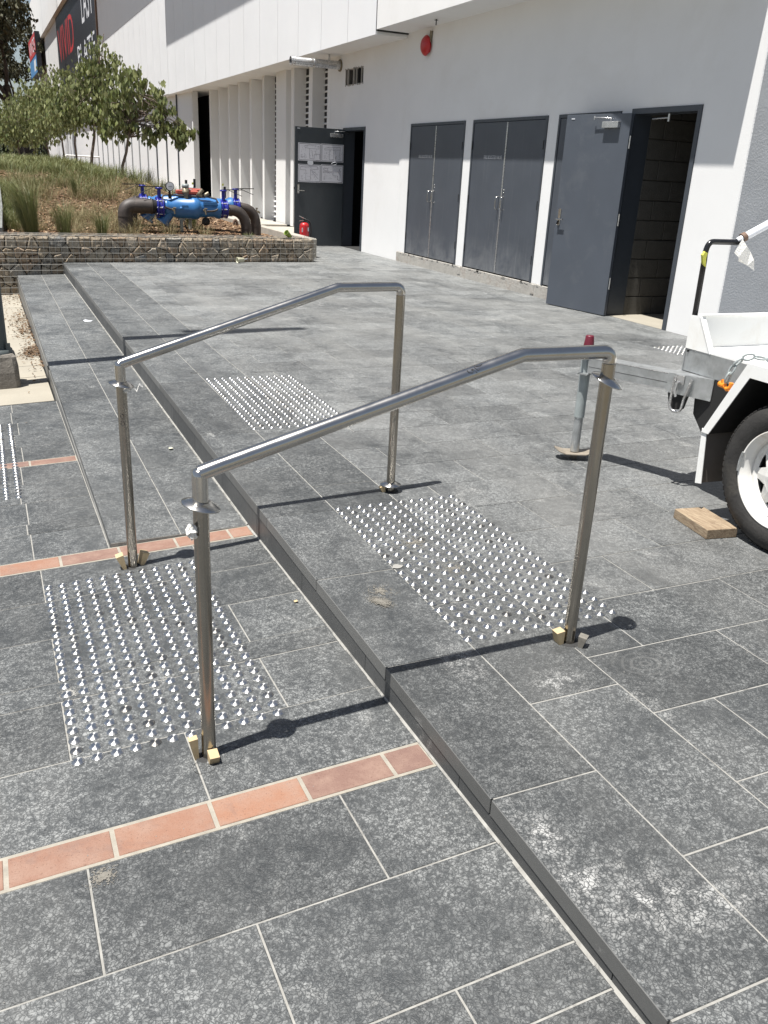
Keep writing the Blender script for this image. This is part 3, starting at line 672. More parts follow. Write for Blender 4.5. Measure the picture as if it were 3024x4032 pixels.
for c, poly in vor_cells(-0.99, 0.02, -0.42, 0.0, 0.165, 0.115): stone(c, poly)
for c, poly in vor_cells(-2.6, -0.99, -0.42, 0.335, 0.20, 0.15): stone(c, poly)
for c, poly in vor_cells(0.0, 0.42, 0.0, 0.335, 0.14, 0.095):  # end face
    stone(c, poly, mk=Matrix.Translation((3.66, 0, 0)) @ Matrix.Rotation(math.pi / 2, 4, 'Z'))
top = MB()
for k in range(430):                                           # flat pale flakes on top
    x = random.uniform(-2.0, 3.62); yk = random.uniform(0.03, 0.42); s_ = random.uniform(0.02, 0.055)
    P = [(x + s_ * math.cos(a) * random.uniform(.6, 1.3), yk + s_ * .6 * math.sin(a) * random.uniform(.6, 1.2)) for a in [i * math.pi / 3 for i in range(6)]]
    h = random.uniform(0.318, 0.348)
    top.prism([(a, b, 0.30) for a, b in P], (0, 0, h - 0.30))
tag(put('top_stones', top, 'stone', gab, local=True), kind='stuff')
wire_v = MB().tube([(0, 0, -0.43), (0, 0, 0.352)], 0.0026, 6); wv = wire_v.mesh('wire'); wv.materials.append(M['wire'])
wire_s = MB().tube([(0, 0, 0.0), (0, 0, 0.352)], 0.0026, 6).mesh('wire'); wire_s.materials.append(M['wire'])
x = -1.6
while x < 3.70:
    put('wire', wv if x < 0.0 else wire_s, None, gab, Matrix.Translation((x, -0.034, 0)), local=True); x += 0.075
for z in [-0.40, -0.325, -0.25, -0.175, -0.10, -0.025, 0.05, 0.125, 0.20, 0.275, 0.352]:
    xe = 3.69 if z > 0 else 0.0
    put('wire', MB().tube([(-1.7, -0.037, z), (xe, -0.037, z)], 0.0021, 6), 'wire', gab, local=True)
for z in (0.05, 0.125, 0.20, 0.275, 0.352): put('wire', MB().tube([(3.70, -0.037, z), (3.70, 0.42, z)], 0.0021, 6), 'wire', gab, local=True)
for k in range(6): put('wire', wire_s, None, gab, Matrix.Translation((3.70, 0.04 + k * 0.075, 0)), local=True)
for yk in (0.05, 0.2, 0.35): put('wire', MB().tube([(-1.7, yk, 0.353), (3.69, yk, 0.353)], 0.0021, 6), 'wire', gab, local=True)

# ---------------------------------------------------------------- garden bed
def sstep(a, b, x): t = max(0, min(1, (x - a) / (b - a))); return t * t * (3 - 2 * t)
def bedz(x, y):
    m = sstep(10.3, 17.0, y) * (0.10 + 0.90 * sstep(3.5, 1.4, x))
    return 0.27 + 0.72 * m + 0.10 * sstep(17, 30, y) - 0.10 * sstep(2.6, 3.4, x) * sstep(9.9, 11, y) + 0.025 * math.sin(x * 2.1 + y) * math.sin(y * 1.3)
bed = MB(); V = []; F = []; xs = np.concatenate([np.arange(-9, -1.2, 0.6), np.arange(-1.2, 3.51, 0.15), [3.52]]); ysb = np.concatenate([np.arange(9.98, 18, 0.15), np.arange(18, 90, 1.2)])
for y in ysb:
    for x in xs: V.append((x, y + (0.068 * (x + .3) if y < 10.3 else 0), bedz(x, y)))
nx = len(xs)
for j in range(len(ysb) - 1):
    for i in range(nx - 1): F.append((j * nx + i, j * nx + i + 1, (j + 1) * nx + i + 1, (j + 1) * nx + i))
bed.add(V, F, True)
gb = struct('garden_bed', bed, 'mulch')
chips = MB()
for k in range(15000):
    y = 9.95 + 7.5 * random.random() ** 1.7; x = random.uniform(-1.15, 3.45); y += 0.068 * (x + .3)
    a = random.random() * 6.28; l = random.uniform(0.012, 0.04); w_ = l * random.uniform(.25, .5); z = bedz(x, y) + random.uniform(0.003, 0.02)
    c_, s_ = math.cos(a), math.sin(a); t1 = random.uniform(-.012, .012); t2 = random.uniform(-.008, .008)
    chips.add([(x + c_ * l - s_ * w_, y + s_ * l + c_ * w_, z + t1), (x - c_ * l - s_ * w_, y - s_ * l + c_ * w_, z - t1 + t2), (x - c_ * l + s_ * w_, y - s_ * l - c_ * w_, z - t1), (x + c_ * l + s_ * w_, y + s_ * l - c_ * w_, z + t1 - t2)], [(0, 1, 2, 3)])
tag(put('bark_chips', chips, 'chips', gb), kind='stuff')
def blades(mb, x, y, n, h, spread, lean=0.5, wd=0.004, bias=(0, 0)):
    z0 = bedz(x, y) - 0.01
    for _ in range(n):
        a = random.random() * 6.283; r_ = spread * math.sqrt(random.random()) * .35; bx_, by_ = x + r_ * math.cos(a), y + r_ * math.sin(a)
        hh = h * random.uniform(.55, 1.1); l = lean * random.uniform(.2, 1.1) * hh; ca, sa = math.cos(a), math.sin(a); px, py = -sa * wd, ca * wd
        ox, oy = ca * l + bias[0] * hh, sa * l + bias[1] * hh
        dr = random.uniform(0.80, 0.98)
        mb.add([(bx_ - px, by_ - py, z0), (bx_ + px, by_ + py, z0), (bx_ + px * .8 + ox * .35, by_ + py * .8 + oy * .35, z0 + hh * .6), (bx_ - px * .8 + ox * .35, by_ - py * .8 + oy * .35, z0 + hh * .6), (bx_ + ox, by_ + oy, z0 + hh * dr)],
               [(0, 1, 2, 3), (3, 2, 4)])
def tuft(x, y, n, h, spread, label, material='grass', lean=0.5, bias=(0, 0)):
    mb = MB(); blades(mb, x, y, n, h, spread, lean, 0.0022, bias)
    return tag(put('grass_tuft', mb, material), label, 'grass tuft', 'grass tufts in the bark mulch')
tuft(-0.63, 10.45, 560, 0.98, 0.26, 'largest green grass tuft leaning left at the left end of the gabion wall', lean=0.45, bias=(-0.22, 0.05))
tuft(-0.20, 10.25, 260, 0.62, 0.25, 'mixed green and straw grass tuft behind the gabion, second from the left', lean=0.5, bias=(-0.1, 0))
tuft(0.30, 10.25, 200, 0.50, 0.18, 'short upright green grass tuft behind the gabion, left of the dark vertical pipe', lean=0.45)
tuft(1.93, 11.9, 260, 0.28, 0.24, 'pale grass tuft seen behind the blue valve body', lean=0.6)
tuft(2.55, 10.55, 120, 0.12, 0.22, 'very short green tuft at the foot of the right elbow pipes', lean=0.8)
tuft(0.32, 14.0, 110, 0.45, 0.08, 'single thin dark grass clump standing alone in bare mulch', lean=0.15, bias=(-0.15, 0))
for k in range(5):
    tuft(2.05 + k * .42, 16.5 + .8 * k, 110, 0.42, 0.3, ('first', 'second', 'third', 'fourth', 'fifth')[k] + ' wispy seeding tuft against the white wall, counted from the sapling to the right', lean=0.35)
st = MB(); gr = MB()
for k in range(230):
    y = 10.5 + 4.8 * random.random(); x = random.uniform(-1.1, 2.0)
    if random.random() < 0.25 * sstep(1.0, 2.0, x): continue
    blades(st, x, y, 40, random.uniform(.14, .34), .4, 1.3, 0.0019)
tag(put('straw_grass', st, 'straw'), kind='stuff')
for k in range(400):
    y = 13.9 + 20 * random.random() ** 1.5; x = random.uniform(-2.2, 1.75)
    if y < 15.2 and not (x < -0.45 or random.random() < .35): continue
    blades(gr, x, y, 60 if y < 20 else 34, random.uniform(.18, .36), .5, 1.0, 0.0034 if y < 20 else 0.007)
for k in range(60):
    y = 11.0 + 3 * random.random(); x = random.uniform(-1.3, -0.75); blades(gr, x, y, 55, random.uniform(.2, .42), .4, .9, 0.003)
for k in range(70):
    y = 15.4 + 8 * random.random(); x = random.uniform(1.6, 3.3); blades(gr, x, y, 22, random.uniform(.2, .42), .4, .6, 0.0035)
tag(put('grass', gr, 'grass'), kind='stuff')
kerb_path = [(-1.12, 10.05, 0.40), (-1.06, 11.5, 0.60), (-1.02, 13.5, 0.85), (-1.15, 16.0, 1.02), (-1.9, 21, 1.16)]
mb = MB()
for a, b in zip(kerb_path[:-1], kerb_path[1:]):
    a, b = Vector(a), Vector(b); d = (b - a); s_ = Vector((-d.y, d.x, 0)).normalized() * 0.10
    mb.add([a - s_ - Vector((0, 0, .6)), b - s_ - Vector((0, 0, .6)), b + s_ - Vector((0, 0, .6)), a + s_ - Vector((0, 0, .6)), a - s_, b - s_, b + s_, a + s_], [(4, 7, 6, 5), (0, 4, 5, 1), (2, 6, 7, 3), (0, 3, 7, 4), (1, 5, 6, 2)])
tag(put('garden_edging', mb, 'galv_stone'), 'grey concrete edging along the left side of the garden bed', 'edging')

# ---------------------------------------------------------------- channel kerb by the fins
kb = tag(put('concrete_kerb', MB().bbox(3.50, 3.64, 10.45, 30, -0.05, 0.30, 0.012).bbox(3.64, 4.9, 13.55, 15.2, 0.0, 0.17, 0.01).bbox(3.64, 4.9, 15.9, 30, 0.0, 0.17, 0.01).box(3.64, 4.9, 15.2, 15.9, 0.0, 0.05), 'concrete_kerb'),
         'pale concrete kerb and channel running along the foot of the white fins', 'kerb')

# ---------------------------------------------------------------- building
bld = thing('warehouse_building', (4.93, 2.97, 0), 'long white rendered building with overhanging upper storey, fins and grey service doors', 'building')
WX = 4.93; FX = 4.40
def wall_openings(y0, y1, z0, z1, holes, x0=WX, x1=WX + 0.2):
    mb = MB(); ys_ = sorted({y0, y1, *[h[0] for h in holes], *[h[1] for h in holes]})
    for a, b in zip(ys_[:-1], ys_[1:]):
        if b <= y0 or a >= y1: continue
        hs = sorted([(h[2], h[3]) for h in holes if h[0] <= a + 1e-6 and h[1] >= b - 1e-6]); z = z0
        for lo, hi in hs:
            if lo > z + 1e-4: mb.box(x0, x1, a, b, z, lo)
            z = hi
        if z < z1: mb.box(x0, x1, a, b, z, z1)
    return mb
holes = [(3.61, 4.61, -0.01, 2.07), (4.78, 5.90, 0.15, 2.057), (6.12, 7.90, 0.15, 2.057), (8.12, 9.85, 0.15, 2.057), (11.68, 12.72, -0.01, 2.06), (11.87, 12.69, 2.75, 3.005)]
wall = put('wall', wall_openings(3.17, 10.152, 0.152, 3.40, holes), 'white', bld)
put('wall', wall_openings(10.160, 13.42, -0.05, 3.40, holes, WX + 0.003), 'white', bld)
pl = MB().bbox(WX - 0.012, WX + 0.19, 4.64, 10.152, -0.05, 0.149, 0.006)
put('plinth', pl, 'plinth', bld)
put('plinth', MB().box(WX, WX + 0.19, 3.17, 3.61, -0.05, 0.152), 'white', bld)
put('wall', MB().box(WX, 16, 2.976, 3.17, -0.05, 3.40), 'white', bld)
put('stucco_face', MB().box(WX + 0.001, 16, 2.962, 2.976, -0.05, 3.40), 'stucco', bld)
put('corner_bead', MB().box(5.62, 5.66, 2.945, 2.962, -0.05, 3.40), 'white', bld)
rb = MB()
for k in range(46):                                            # broken render lip along the plinth top
    y = random.uniform(4.7, 10.1); s_ = random.uniform(.01, .03)
    rb.bbox(WX - 0.016, WX + 0.01, y, y + s_ * 2, 0.149 - s_, 0.15, 0.003)
tag(put('broken_render', rb, 'plinth', bld), kind='stuff')
# upper storey volumes, soffits, hoods, roof
put('upper_storey', MB().box(FX, 16, 3.03, 10.118, 3.312, 7.4), 'white', bld)
put('shadow_gap', MB().box(FX + 0.008, FX + 0.3, 10.119, 10.149, 3.312, 7.3).box(FX + 0.004, WX - 0.001, 10.1185, 10.149, 3.292, 3.3115), 'gap', bld)
put('upper_storey', MB().box(FX + 0.022, 16, 10.15, 26.2, 3.25, 7.4), 'white', bld)
jy = [10.15, 11.30, 12.54, 13.78, 15.03, 16.28, 17.52, 18.76, 20.0, 21.24, 22.5, 23.75, 25.0, 26.2]
for a, b in zip(jy[:-1], jy[1:]): put('cladding_panel', MB().box(FX, FX + 0.02, a + 0.006, b - 0.006, 3.25, 7.4), 'white_panel', bld)
put('roof_hood', MB().box(FX - 0.90, 16, 3.0, 26.15, 7.55, 8.2), 'white', bld)
put('roof_hood', MB().box(FX - 0.05, 16, 3.0, 26.15, 7.4, 7.549), 'white', bld)
put('upper_storey', MB().box(FX + 0.022, 16, 26.21, 41.8, 3.25, 8.6), 'white', bld)
jy2 = [26.21 + 1.2 * k for k in range(14)]
for a, b in zip(jy2[:-1], jy2[1:]): put('cladding_panel', MB().box(FX, FX + 0.02, a + 0.006, b - 0.006, 3.27, 6.02), 'white_panel', bld)
put('cladding_panel', MB().box(FX + 0.006, FX + 0.021, 26.21, 41.8, 6.04, 8.6), 'white_panel', bld)
put('roof_hood', MB().box(FX - 0.78, 16, 26.16, 41.8, 8.6, 9.3), 'white', bld)
put('upper_storey', MB().box(FX - 0.001, 16, 41.81, 81.5, 3.25, 9.38), 'white_panel', bld)
put('roof_band', MB().box(FX - 0.28, 16, 41.81, 81.5, 9.39, 12.6), 'white', bld)
up = MB().box(FX + 0.4, 16, 62, 81.0, 12.61, 18)
for k in range(6): up.box(FX - 0.1, FX + 0.42, 63 + k * 3.4, 63.5 + k * 3.4, 12.61, 18)
put('roof_plant_screen', up, 'white', bld)
put('lamp_arm', MB().tube([(FX - 0.32, 69.5, 12.3), (FX - 1.9, 70.5, 12.35)], 0.05, 8).tube([(FX - 1.9, 70.5, 12.4), (FX - 2.0, 70.3, 12.0)], 0.16, 10), 'black_matt', bld)
# fins
def fin(y0, y1, nm='fin'): return put(nm, MB().bbox(WX, WX + 0.27, y0, y1, 0.15, 3.25, 0.004), 'white', bld)
for a, b in ((13.42, 13.61), (14.46, 14.67), (15.60, 15.80), (17.77, 17.92), (18.84, 19.00), (19.90, 20.05), (20.93, 21.08), (22.00, 22.10), (23.08, 23.17)): fin(a, b)
fin(16.15, 16.85, 'wide_fin')
put('recess_wall', MB().box(WX + 0.275, WX + 0.5, 16.86, 23.17, 0.1, 3.25).box(WX + 0.275, WX + 0.5, 15.61, 16.16, 0.1, 3.25), 'white', bld)
put('recess_wall', MB().box(WX + 0.30, WX + 0.5, 13.42, 15.6, 0.1, 3.25), 'gap', bld)
for y0, y1 in ((13.61, 14.46), (14.67, 15.60), (16.86, 17.77)):
    z = 0.22
    lv = MB().box(-0.001, 0.012, 0, y1 - y0, 0, 0.035).mesh('louvre_blade'); lv.materials.append(M['white'])
    bk = put('louvre_frame', MB().box(WX + 0.262, WX + 0.273, y0, y1, 0.16, 3.24), 'gap', bld)
    while z < 3.2:
        put('louvre_blade', lv, None, bk, Matrix.Translation((WX + 0.240, y0 + 0.001, z)) @ Matrix.Rotation(0.5, 4, 'Y')); z += 0.115
# tall dark opening and jamb
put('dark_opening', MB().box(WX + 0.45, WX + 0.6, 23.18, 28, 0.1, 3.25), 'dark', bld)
put('jamb', MB().box(4.64, 4.80, 24.02, 24.14, 0.1, 3.25), 'white', bld)
# sawtooth wall panels
y = 24.16
for k in range(12):
    y1 = y + 1.86
    mb = MB().add([(4.73, y, 0.1), (4.60, y1 - 0.03, 0.1), (4.66, y1 - 0.03, 0.1), (4.79, y, 0.1), (4.73, y, 3.25), (4.60, y1 - 0.03, 3.25), (4.66, y1 - 0.03, 3.25), (4.79, y, 3.25)],
                  [(3, 2, 1, 0), (4, 5, 6, 7), (0, 1, 5, 4), (1, 2, 6, 5), (2, 3, 7, 6), (3, 0, 4, 7)])
    put('wall_panel', mb, 'white_panel', bld); put('joint_strip', MB().box(4.558, 4.597, y1 - 0.05, y1 - 0.01, 0.1, 3.249), 'frame' if k < 3 else 'galv', bld); y = y1
put('back_wall', MB().box(4.85, 5.0, 24.95, 81.5, -0.2, 3.25), 'gap', bld)
put('lower_wall', MB().box(4.58, 4.84, y + 0.02, 81.5, -0.2, 3.25), 'white_panel', bld)
# service rooms
rm = put('room_floor', MB().box(WX + 0.001, 7.2, 3.25, 4.70, -0.06, 0.002), 'concrete', bld)
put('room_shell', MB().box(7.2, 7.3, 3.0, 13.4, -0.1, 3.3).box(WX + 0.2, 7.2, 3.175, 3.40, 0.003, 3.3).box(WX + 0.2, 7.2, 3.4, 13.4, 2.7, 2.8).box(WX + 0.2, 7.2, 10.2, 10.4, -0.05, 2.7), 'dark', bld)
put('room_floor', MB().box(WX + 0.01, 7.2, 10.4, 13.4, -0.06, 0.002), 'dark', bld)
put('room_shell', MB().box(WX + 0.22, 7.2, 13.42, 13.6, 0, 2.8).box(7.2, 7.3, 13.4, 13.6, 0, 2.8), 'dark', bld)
bw = put('block_wall', MB().box(WX + 0.21, 7.2, 4.577, 4.64, 0.003, 2.7), 'mortar', bld)
bme = {}
for c_ in range(13):
    z0 = 0.006 + c_ * 0.2; x = WX + 0.20 - (0.2 if c_ % 2 else 0)
    while x < 6.9:
        a = max(x, WX + 0.212); b = min(x + 0.39, 7.19)
        if b - a > 0.03:
            key = round(b - a, 3)
            if key not in bme:
                bme[key] = MB().bbox(0, b - a, 0, 0.02, 0, 0.19, 0.003).mesh('concrete_block'); bme[key].materials.append(M['block'])
            put('concrete_block', bme[key], None, bw, Matrix.Translation((a, 4.558, z0)))
        x += 0.4
# pipes in the dark left room
put('room_pipe', MB().tube([(5.35, 12.3, 0), (5.35, 12.3, 2.6)], 0.05, 10).tube([(5.5, 12.0, 0), (5.5, 12.0, 2.6)], 0.03, 10), 'red_dark', bld)
# door frames
def frame(y0, y1, z0, z1, t=0.05, sill=False, mt='frame', out=0.012):
    mb = MB().box(WX - out, WX + 0.208, y0, y0 + t, z0, z1).box(WX - out, WX + 0.208, y1 - t, y1, z0, z1).box(WX - out, WX + 0.208, y0 + t, y1 - t, z1 - t, z1)
    return put('door_frame', mb, mt, bld)
frame(3.612, 4.608, 0.003, 2.068); frame(11.682, 12.718, 0.003, 2.058, mt='frame')
frame(6.122, 7.898, 0.152, 2.055, 0.035); frame(8.122, 9.848, 0.152, 2.055, 0.035); frame(4.782, 5.898, 0.152, 2.055, 0.035)
# cabinet doors
def cab(y0, y1, words_):
    mid = (y0 + y1) / 2
    for a, b, left in ((mid + 0.006, y1 - 0.038, True), (y0 + 0.038, mid - 0.006, False)):
        d = put('cabinet_door', MB().bbox(WX - 0.006, WX + 0.034, a, b, 0.165, 2.016, 0.003), 'cabinet', bld)
        hy = (a + 0.055) if left else (b - 0.055)
        pth = arc((WX - 0.006, hy, 1.125), (WX - 0.055, hy, 1.095), (WX - 0.055, hy, 1.125), 5) + arc((WX - 0.055, hy, 0.995), (WX - 0.006, hy, 0.965), (WX - 0.055, hy, 0.965), 5)
        put('handle', MB().tube(pth, 0.006, 10), 'steel', d)
        for hz_ in (0.42, 1.06, 1.74):
            yy_ = b + 0.004 if left else a - 0.004
            put('hinge', MB().tube([(WX - 0.012, yy_, hz_ - .05), (WX - 0.012, yy_, hz_ + .05)], 0.007, 8), 'black_matt', d)
        if left:
            me = text_mesh(words_, 0.062, 0.0006, 0.60)
            wd_ = max(v.co.x for v in me.vertices); me.transform(Matrix.Diagonal((0.46 / wd_, 1, 1, 1)))
            put('lettering', me, 'letter', d, Matrix.Translation((WX - 0.0075, mid + 0.075 + 0.46, 1.575)) @ FACE_W)
    put('meeting_strip', MB().bbox(WX - 0.012, WX - 0.0065, mid - 0.014, mid + 0.012, 0.17, 2.01, 0.0015), 'galv_duct', bld)
    put('keyhole', MB().lathe([(0.0, 0.006), (0.011, 0.006), (0.013, 0.0)], (WX - 0.0065, mid - 0.045, 1.205), (-1, 0, 0), 14).lathe([(0.0, 0.006), (0.008, 0.006), (0.009, 0.0)], (WX - 0.0065, mid - 0.045, 1.175), (-1, 0, 0), 14), 'steel', bld)
cab(8.12, 9.85, 'FIRE BOOSTER VALVE'); cab(6.12, 7.90, 'FIRE BOOSTER VALVE')
put('cabinet_door', MB().bbox(WX - 0.006, WX + 0.034, 4.82, 5.86, 0.165, 2.016, 0.003), 'cabinet', bld)
put('corner_chip', MB().bbox(WX - 0.02, WX + 0.0, 6.02, 6.11, 0.02, 0.148, 0.01), 'plinth', bld)
put('corner_chip', MB().bbox(WX - 0.018, WX + 0.004, 7.93, 8.02, 0.03, 0.146, 0.01), 'plinth', bld)
# right door, swung right back
ang4 = math.atan2(5.391 - 4.47, 4.712 - 4.86)
H4 = Matrix.Translation((4.855, 4.47, 0)) @ Matrix.Rotation(ang4, 4, 'Z')      # local x along leaf, local +y faces the viewer (-X side)
d4 = put('door', MB().bbox(0.03, 0.945, -0.02, 0.02, 0.008, 2.02, 0.002), 'door', bld, H4)
def dloc(o, M_): return M_ @ Matrix.Translation(o)
put('door_closer', MB().bbox(0.16, 0.38, 0.021, 0.065, 1.885, 1.945, 0.004), 'galv_duct', d4, local=True)
put('closer_arm', MB().tube([(0.27, 0.05, 1.95), (0.27, 0.055, 1.975), (0.50, 0.06, 1.985)], 0.006, 8).tube([(0.50, 0.055, 1.965), (0.50, 0.055, 2.0)], 0.008, 8), 'galv_duct', d4, local=True)
put('lock_plate', MB().bbox(0.865, 0.905, 0.020, 0.030, 0.885, 1.065, 0.006), 'steel', d4, local=True)
put('lever_handle', MB().tube([(0.885, 0.03, 0.952), (0.885, 0.065, 0.952)], 0.008, 10).tube([(0.895, 0.062, 0.952), (0.790, 0.062, 0.954)], 0.008, 10), 'steel', d4, local=True)
put('cylinder_guard', MB().tube(arc((0.885, 0.03, 0.93), (0.885, 0.045, 0.895), (0.885, 0.052, 0.92), 5), 0.009, 8), 'black_matt', d4, local=True)
put('rubber_stop', MB().box(0.82, 0.87, 0.021, 0.024, 1.975, 1.985), 'sign_white', d4, local=True)
for z_ in (0.35, 1.0, 1.75): put('hinge', MB().tube([(0.012, 0.014, z_ - .06), (0.012, 0.014, z_ + .06)], 0.008, 8), 'galv_duct', d4, local=True)
put('closer_arm', MB().tube([(4.98, 4.35, 1.97), (4.97, 4.1, 1.975)], 0.009, 8).tube([(4.97, 4.1, 1.94), (4.97, 4.1, 2.01)], 0.014, 8), 'galv_duct', bld)
put('strike_plate', MB().box(4.935, 4.96, 3.664, 3.668, 1.99, 2.01), 'sign_white', bld)
# left door, open at right angles
ang1 = math.pi
H1 = Matrix.Translation((4.915, 12.64, 0)) @ Matrix.Rotation(ang1, 4, 'Z')
d1 = put('door', MB().bbox(0.005, 0.935, -0.02, 0.02, 0.01, 2.03, 0.002), 'door_dark', bld, H1)
put('door_closer', MB().bbox(0.035, 0.28, 0.021, 0.06, 1.888, 1.95, 0.004), 'galv_duct', d1, local=True)
put('closer_arm', MB().tube([(0.20, 0.045, 1.95), (0.20, 0.05, 1.985), (0.01, 0.055, 1.995)], 0.006, 8).tube([(0.01, 0.055, 1.995), (-0.09, -0.02, 1.975)], 0.006, 8), 'galv_duct', d1, local=True)
put('lock_plate', MB().bbox(0.852, 0.895, 0.020, 0.030, 0.91, 1.08, 0.012), 'steel', d1, local=True)
put('lever_handle', MB().tube([(0.870, 0.03, 0.968), (0.870, 0.06, 0.968)], 0.008, 10).tube([(0.878, 0.058, 0.968), (0.765, 0.058, 0.966)], 0.008, 10), 'steel', d1, local=True)
put('latch', MB().box(0.9355, 0.945, -0.012, 0.012, 0.98, 1.02), 'black_matt', d1, local=True)
put('rubber_stop', MB().box(0.85, 0.90, 0.021, 0.024, 1.995, 2.006), 'sign_white', d1, local=True)
def dline(mb, a, b, wd=0.0016, y=0.0246):
    a = Vector((a[0], a[1])); b = Vector((b[0], b[1])); d = (b - a); n_ = Vector((-d.y, d.x)).normalized() * wd
    mb.add([(p.x, y, p.y) for p in (a - n_, b - n_, b + n_, a + n_)], [(0, 1, 2, 3)])
pl_rng = random.Random(11)
sheets = [(0.450, 0.880, 1.472, 1.766, 0), (0.012, 0.443, 1.474, 1.772, 1), (0.448, 0.877, 1.113, 1.414, 2), (0.010, 0.442, 1.120, 1.424, 3)]
for (x0, x1, z0, z1, kk) in sheets:
    who = ('upper left', 'upper right', 'lower left', 'lower right')[kk]
    mm = WM[d1]
    t = tag(put('plan_notice', MB().box(x0, x1, 0.0205, 0.0232, z0, z1), 'paper', m=mm), who + ' sheet of the four printed floor plans taped to the open dark door', 'notice', 'printed plans on the door')
    ln = MB(); i_ = 0.014
    for a, b in (((x0 + i_, z0 + i_), (x1 - i_, z0 + i_)), ((x1 - i_, z0 + i_), (x1 - i_, z1 - i_)), ((x1 - i_, z1 - i_), (x0 + i_, z1 - i_)), ((x0 + i_, z1 - i_), (x0 + i_, z0 + i_))): dline(ln, a, b, 0.0028)
    put('border', ln, 'ink', t, Matrix.Identity(4), local=True)
    tl = MB(); xr = x1 - 0.025
    for q in range(18):
        wq = pl_rng.uniform(.004, .011); dline(tl, (xr - wq, z1 - 0.012), (xr, z1 - 0.012), 0.0042, 0.0252); xr -= wq + 0.0035
    dline(tl, (x0 + 0.02, z0 + 0.012), (x0 + 0.09, z0 + 0.012), 0.004, 0.0252)
    for q in range(4): dline(tl, (x1 - 0.05, z0 + 0.05 + q * .018), (x1 - 0.03 - pl_rng.uniform(.04, .06), z0 + .05 + q * .018), 0.0012, 0.0252)
    put('title_text', tl, 'ink', t, Matrix.Identity(4), local=True)
    dr = MB()
    def P(u, v): return (x1 - u * (x1 - x0), z0 + v * (z1 - z0))
    shapes = {0: [[(.28, .85), (.5, .9), (.9, .85), (.92, .7), (.5, .7), (.3, .75), (.28, .85)], [(.5, .7), (.5, .15), (.7, .12), (.72, .4), (.95, .4), (.95, .15)], [(.6, .6), (.65, .2)], [(.75, .6), (.8, .3)], [(.1, .2), (.3, .22), (.3, .12)]],
              1: [[(.15, .75), (.35, .8), (.85, .85), (.85, .7), (.55, .68), (.36, .68), (.36, .12), (.55, .12), (.55, .68)], [(.85, .7), (.8, .3)], [(.62, .2), (.68, .35), (.62, .1)], [(.15, .75), (.15, .65), (.36, .68)]],
              2: [[(.1, .85), (.3, .85), (.8, .9), (.88, .85), (.85, .72), (.55, .75), (.55, .12), (.34, .12), (.34, .68), (.1, .68), (.1, .85)], [(.55, .7), (.8, .5), (.85, .4)], [(.6, .6), (.9, .2)]],
              3: [[(.1, .8), (.3, .8), (.3, .65), (.12, .68), (.1, .8)], [(.1, .55), (.5, .58), (.55, .4), (.75, .4), (.75, .2), (.85, .15), (.88, .4), (.82, .8), (.88, .6)], [(.1, .55), (.1, .62), (.8, .62)]]}[kk]
    for s_ in shapes:
        for a, b in zip(s_[:-1], s_[1:]): dline(dr, P(*a), P(*b), 0.0022, 0.0240)
    for q in range(46):
        u, v = pl_rng.uniform(.12, .92), pl_rng.uniform(.12, .88); du, dv = ((pl_rng.uniform(.01, .06), 0), (0, pl_rng.uniform(.02, .1)))[q % 2]
        if .05 < u + du < .95 and v + dv < .9: dline(dr, P(u, v), P(u + du, v + dv), 0.0016, 0.0240)
    put('plan_drawing', dr, 'ink_soft', t, Matrix.Identity(4), local=True)
mb = MB().lathe([(0, 0.0), (0.045, 0.0)], (0.74, 0.0245, 1.445), (0, 1, 0), 16)
tag(put('sticker_remnant', MB().prism([(0.60, 0.0238, 1.475), (0.592, 0.0238, 1.43), (0.62, 0.0238, 1.402), (0.67, 0.0238, 1.40), (0.705, 0.0238, 1.43), (0.70, 0.0238, 1.475)], (0, 0.0006, 0)), 'sign_white', m=WM[d1]), 'torn white sticker left between the upper and lower plan sheets', 'sticker')
tag(put('sticker_remnant', MB().tube([(0.19 + .055 * math.cos(a), 0.0255, 1.448 + .022 * math.sin(a) - .012 * math.cos(a)) for a in [i * .5 for i in range(12)]], 0.003, 6), 'sign_white', m=WM[d1]), 'torn white outline of a round sticker between the right plan sheets', 'sticker')
# vent, bell, ducts on the wall
put('vent_recess', MB().box(WX + 0.12, WX + 0.2, 11.86, 12.70, 2.74, 3.01), 'dark', bld)
put('vent_dark_side', MB().box(WX + 0.006, WX + 0.119, 12.672, 12.689, 2.752, 3.003), 'footing', bld)  # panel added to darken the side of the hole
put('vent_mullion', MB().box(WX + 0.06, WX + 0.119, 12.22, 12.25, 2.75, 3.005), 'gap', bld)
rv = MB()
for k in range(30): y = random.uniform(11.86, 12.7); rv.bbox(WX - 0.004, WX + 0.02, y, y + random.uniform(.01, .03), random.choice((2.735, 2.998)), random.choice((2.752, 3.018)) if False else 3.016, 0.002) if k % 2 else rv.bbox(WX - 0.004, WX + 0.02, y, y + random.uniform(.01, .03), 2.728, 2.755, 0.002)
tag(put('vent_ragged_edge', rv, 'plinth', bld), kind='stuff')
bell = thing('alarm_bell', (WX, 9.42, 3.08), 'round red fire alarm bell fixed high on the white wall', 'alarm bell')
put('gong', MB().lathe([(0.0, 0.10), (0.05, 0.098), (0.10, 0.085), (0.132, 0.055), (0.136, 0.04), (0.128, 0.04)], (WX, 9.42, 3.08), (-1, 0, 0), 32), 'red', bell)
put('back_box', MB().lathe([(0.075, 0.0), (0.075, 0.05), (0.0, 0.05)], (WX, 9.40, 3.06), (-1, 0, 0), 20), 'red', bell)
put('conduit', MB().tube([(WX - 0.02, 9.33, 3.12), (WX - 0.02, 9.31, 3.26)], 0.022, 10), 'brass', bell)
